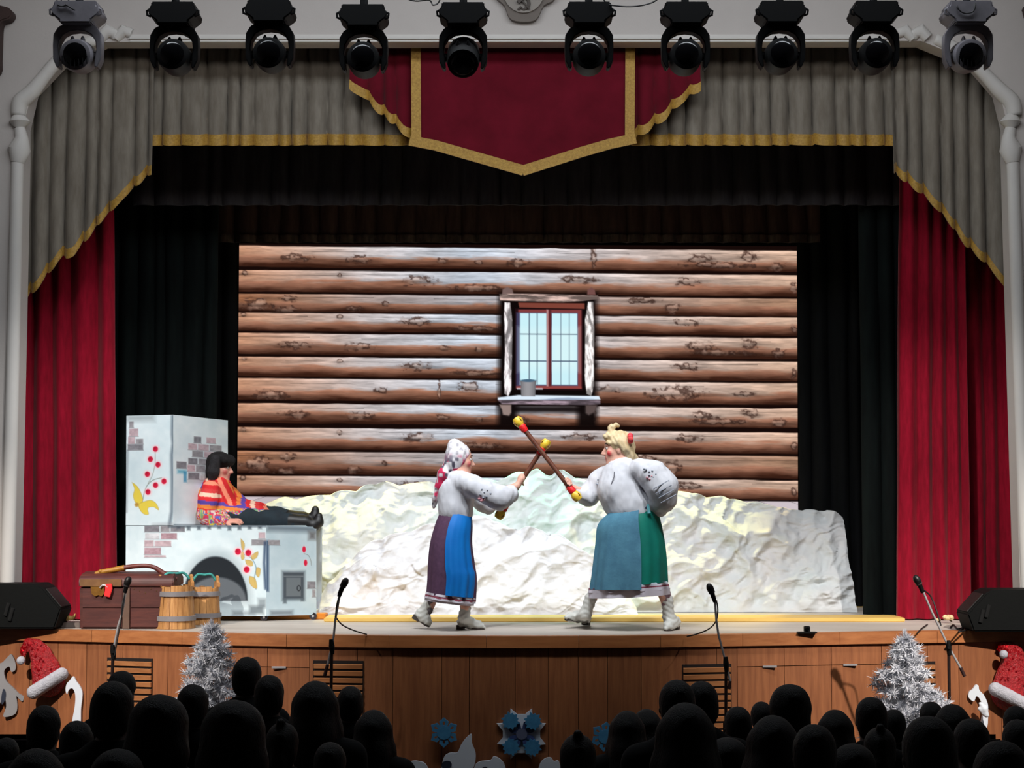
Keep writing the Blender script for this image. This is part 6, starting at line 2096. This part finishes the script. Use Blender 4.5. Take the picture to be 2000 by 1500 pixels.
for q in (-1, 1):
    b2 = Blob().chain([Lm(-.022, q * .092, .075), Lm(-.030, q * .097, -.03), Lm(-.04, q * .088, -.115)], [.046, .052, .036], .02)
    b2.obj('ear_flap', .010, mat('grey_black_fur', (50, 48, 50), 0.9, rgb2=(34, 33, 34), scale=30, bump=0.4, bscale=120, spec=0.2), man)
b.obj('fur_hat', .010, M_HAT, man, disp=lambda V: .005 * (fbm(V[:, 0] * 80, V[:, 1] * 80, V[:, 2] * 80, 3, 3) - .5))

# ================================================================== audience
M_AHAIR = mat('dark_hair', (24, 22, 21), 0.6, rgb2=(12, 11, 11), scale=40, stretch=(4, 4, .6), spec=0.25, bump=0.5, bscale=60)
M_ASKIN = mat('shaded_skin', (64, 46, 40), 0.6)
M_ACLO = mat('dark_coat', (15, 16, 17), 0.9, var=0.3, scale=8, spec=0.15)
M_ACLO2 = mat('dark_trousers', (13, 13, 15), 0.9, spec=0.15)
PROTO = {}


def make_spectator(kind):
    """seated figure facing the stage (+Y); origin on the floor under the seat, 1.28 m high"""
    t = thing('person', (0, 0, 0))
    fr = frame((0, 1, .02))
    b = Blob()
    L = add_head(b, (0, .03, 1.145), fr, 1.0)
    b.cap(L(-.02, 0, -.06), (0, -.01, .98), .052, .062, .03)
    b.chain([(0, 0, .96), (0, .0, .75), (0, .02, .52)], [.10, .13, .13], .04)
    for q in (-1, 1):
        b.chain([(0, 0, .94), (q * .18, 0, .91), (q * .22, .04, .66), (q * .16, .26, .58)], [.08, .055, .045, .03], .03)
        rest_hand(b, (q * .15, .28, .58), (-q * .3, 1, -.1), (0, 0, 1), 1.0, q)
        b.chain([(q * .09, .02, .53), (q * .11, .42, .53), (q * .11, .44, .10), (q * .11, .46, .04)], [.09, .065, .045, .04], .03)
        b.cap((q * .11, .44, .04), (q * .12, .58, .035), .04, .03, .02)
    V, Qd = b.mesh(.014)
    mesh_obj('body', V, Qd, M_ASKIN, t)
    b = Blob()
    b.chain([(0, -.005, .95), (0, .0, .75), (0, .02, .50)], [.12, .16, .16], .05)
    for q in (-1, 1):
        b.cap((q * .05, -.01, .955), (q * .17, .0, .91), .075, .085, .05)
        b.chain([(q * .17, 0, .91), (q * .225, .03, .68), (q * .17, .24, .58)], [.085, .07, .05], .03)
    b.cap((-.05, .0, .99), (.05, .0, .99), .055, .055, .03)
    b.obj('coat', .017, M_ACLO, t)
    b = Blob()
    for q in (-1, 1):
        b.chain([(q * .09, .02, .52), (q * .11, .42, .52), (q * .11, .44, .12)], [.11, .085, .062], .03)
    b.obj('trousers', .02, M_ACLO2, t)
    b = Blob()
    f, s, u = fr
    R = np.stack([f, s, u], 1)
    if kind == 'short':
        b.ell(L(-.016, 0, .040), (.102, .083, .098), R, .02)
        b.ell(L(-.05, 0, -.02), (.062, .076, .075), R, .03)
        b.cut(L(.115, 0, -.045), (.09, .13, .12), R, .012)
    elif kind == 'long':
        b.ell(L(-.018, 0, .036), (.108, .094, .104), R, .02)
        b.chain([L(-.05, 0, 0), L(-.075, 0, -.12), L(-.085, 0, -.26), L(-.09, 0, -.36)], [.10, .105, .115, .095], .05)
        for q in (-1, 1):
            b.chain([L(-.02, q * .07, .02), L(-.02, q * .085, -.10), L(-.03, q * .115, -.24), L(-.02, q * .12, -.34)], [.04, .045, .05, .035], .04)
        b.cut(L(.125, 0, -.05), (.10, .09, .14), R, .012)
    elif kind == 'wide':
        b.ell(L(-.02, 0, .036), (.122, .112, .110), R, .02)
        b.ell(L(-.05, 0, -.07), (.10, .128, .11), R, .04)
        b.cut(L(.135, 0, -.06), (.10, .10, .15), R, .012)
    elif kind == 'bun':
        b.ell(L(-.016, 0, .036), (.102, .086, .100), R, .02)
        b.ell(L(-.05, 0, -.03), (.066, .080, .08), R, .03)
        b.ell(L(-.06, 0, .142), (.026, .026, .022), R, .012)
        b.cut(L(.115, 0, -.045), (.09, .13, .12), R, .012)
        b.chain([L(-.09, 0, .06), L(-.115, 0, -.05), L(-.11, 0, -.19), L(-.10, 0, -.26)], [.03, .036, .03, .01], .02)
    else:
        b.ell(L(-.012, 0, .052), (.110, .094, .088), R, .02)
        b.ell(L(-.012, 0, .10), (.078, .072, .055), R, .03)
        b.ell(L(-.05, 0, -.03), (.066, .082, .08), R, .03)
        b.cut(L(.118, 0, -.05), (.09, .13, .115), R, .012)
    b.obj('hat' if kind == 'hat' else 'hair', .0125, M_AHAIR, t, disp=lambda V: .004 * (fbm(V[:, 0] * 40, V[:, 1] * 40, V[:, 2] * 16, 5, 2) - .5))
    return t


HW = {'short': .178, 'long': .20, 'wide': .255, 'bun': .182, 'hat': .196}
AUD = [
    (483, 1280, 60, 'short', 'short-haired man sitting tallest beside the left silver tree, ear and neck showing'),
    (527, 1315, 62, 'short', 'round dark head between the short-haired man and the long-haired spectator at the vent'),
    (617, 1327, 78, 'long', 'long-haired spectator in front of the vent under the second microphone stand'),
    (685, 1337, 54, 'short', 'small dark head just right of the long-haired spectator at the vent'),
    (730, 1384, 64, 'long', 'spectator nearest the aisle in the left block, shoulder sloping to the aisle'),
    (221, 1326, 88, 'short', 'round-headed spectator in front of the leftmost vent'),
    (238, 1310, 58, 'hat', 'flat-topped head showing just above the round head at the leftmost vent'),
    (312, 1356, 122, 'wide', 'spectator with big bushy hair below the left silver tree, left side'),
    (378, 1333, 66, 'short', 'dark head right in front of the foot of the left silver tree'),
    (458, 1367, 138, 'wide', 'very large near head with full hair, below the short-haired man'),
    (645, 1446, 68, 'short', 'small low head with a thin pale rim below the long-haired spectator'),
    (152, 1404, 84, 'short', 'dark head low in front of the left hook-shaped swirl'),
    (88, 1374, 72, 'short', 'dark head under the left santa hat brim'),
    (14, 1438, 60, 'short', 'small pale-rimmed head at the left edge of the picture'),
    (74, 1458, 108, 'long', 'broad dim head in the bottom left corner'),
    (552, 1402, 72, 'bun', 'spectator with hair tied up, between the very large head and the long-haired one'),
    (232, 1462, 120, 'wide', 'broad dim head at the bottom, left of the very large near head'),
    (1322, 1324, 76, 'short', 'left one of two touching dark heads in front of the third vent'),
    (1370, 1327, 70, 'short', 'right one of two touching dark heads in front of the third vent'),
    (1338, 1369, 100, 'long', 'long-haired spectator with pale-rimmed crown below the two touching heads'),
    (1224, 1386, 60, 'long', 'long-haired spectator nearest the aisle in the right block'),
    (1262, 1383, 60, 'long', 'long-haired spectator between the aisle seat and the pale-rimmed crown'),
    (1128, 1424, 76, 'bun', 'girl with a small bun sitting alone by the big snowflake'),
    (1441, 1377, 64, 'short', 'dark head right beside the third vent, lower than the touching pair'),
    (1487, 1368, 46, 'short', 'small dark head between the third vent and the pointed head'),
    (1543, 1336, 84, 'hat', 'tall pointed dark head in a cap under the right hatch handle'),
    (1508, 1394, 92, 'long', 'long-haired head below the tall pointed one'),
    (1700, 1358, 66, 'short', 'dark head in front of the left foot of the right silver tree'),
    (1744, 1383, 50, 'short', 'small head in front of the middle of the right silver tree'),
    (1818, 1368, 48, 'short', 'small head at the right foot of the right silver tree'),
    (1858, 1373, 62, 'long', 'head left of the right foam swirl, under the last microphone pole'),
    (1812, 1393, 112, 'short', 'big dark near head below the right silver tree'),
    (1716, 1412, 66, 'bun', 'dim head with a hair tuft, left of the big near head at right'),
    (1952, 1440, 112, 'short', 'big pale-rimmed near head in the bottom right corner'),
    (1986, 1402, 64, 'short', 'pale-rimmed head at the right edge, above the corner head'),
    (1982, 1376, 56, 'short', 'dark head under the right santa hat brim'),
    (1630, 1384, 66, 'long', 'dark head in the shadow left of the right silver tree'),
    (1588, 1410, 78, 'short', 'dark head right of and lower than the pointed one'),
    (1664, 1452, 92, 'wide', 'broad dim head at the bottom, below the right tree shadow'),
    (1896, 1400, 70, 'short', 'dark head directly below the right foam swirl'),
    (1420, 1440, 88, 'wide', 'broad dim head at the bottom, right of the pale-rimmed crown'),
]
protos = {}
SEATED = []
for px, ty, wpx, kind, lab in AUD:
    best = None
    for Y in np.arange(4.4, 10.5, .05):
        Z = P(px, ty, Y).z
        top = 1.30 if kind in ('bun', 'hat') else 1.288
        S = (Z - zfl(Y)) / top
        if S < .55: continue
        e = abs(wpx - HW[kind] * S * FPX / Y) + 8 * max(0, S - 1.12) * 10 + 8 * max(0, .78 - S) * 10
        for o2 in SEATED:
            dd = math.hypot(P(px, ty, Y).x - o2.location.x, (Y - .03 * S) - o2.location.y)
            e += 60 * max(0, .56 - dd)
        if best is None or e < best[0]:
            best = (e, Y, S)
    _, Y, S = best
    if kind not in protos:
        o = make_spectator(kind)
        protos[kind] = o
    else:
        o = copy_tree(protos[kind])
    o.location = (P(px, ty, Y).x, Y - .03 * S, zfl(Y))
    o.scale = (S, S, S)
    o.rotation_euler = (0, 0, ((px * 7) % 13 - 6) * .02)
    tag(o, lab, 'person', 'seated audience seen from behind')
    SEATED.append(o)
# seats
M_SEAT = mat('dark_seat_cloth', (20, 12, 12), 0.9, var=0.2, scale=10, spec=0.15)
M_SEATF = mat('dark_seat_wood', (24, 14, 10), 0.6)
def make_seat():
    t = thing('theatre_seat', (0, 0, 0))
    MB().box((0, -.235, .61), (.50, .06, .46), (.06, 0, 0)).obj('backrest', M_SEAT, t, 40, bevel=.03)
    MB().box((0, .06, .36), (.44, .46, .07)).obj('seat', M_SEAT, t, 40, bevel=.03)
    for q in (-1, 1):
        MB().bbox(q * .27 - .02, q * .27 + .02, -.20, .22, .0, .50).obj('side_frame', M_SEATF, t, False, bevel=.008)
        MB().bbox(q * .27 - .022, q * .27 + .022, -.22, .24, .502, .54).obj('armrest', M_SEATF, t, False, bevel=.01)
    return t
seat0 = None
def put_seat(x, Y, S, lab, rz=0.0):
    global seat0
    if seat0 is None:
        seat0 = o = make_seat()
    else:
        o = copy_tree(seat0)
    o.location = (x, Y, zfl(Y))
    o.scale = (S, S, S)
    o.rotation_euler = (0, 0, rz)
    tag(o, lab, 'seat', 'dark theatre seats in rows')
for o in SEATED:
    put_seat(o.location.x, o.location.y, o.scale.x, ' '.join(('dark theatre seat under the ' + o['label']).replace(',', '').split()[:16]), o.rotation_euler.z)
# free seats of the front rows
TAKEN = [(o.location.x, o.location.y) for o in SEATED]
for Y in (10.75, 9.75):
    for k in range(-6, 7):
        x = k * .62 + .1
        if -.75 < x < .95 or abs(x) > .3 * Y: continue
        if any(abs(x - a) < .58 and abs(Y - b_) < .62 for a, b_ in TAKEN): continue
        nfree = len(TAKEN) - len(SEATED)
        put_seat(x, Y, .95, 'empty dark theatre seat, %s free one counted from the left in the %s row' % (('first', 'second', 'third', 'fourth', 'fifth', 'sixth', 'seventh', 'eighth', 'ninth', 'tenth', 'eleventh', 'twelfth')[nfree % 12], 'front' if Y > 10 else 'second'))
        TAKEN.append((x, Y))
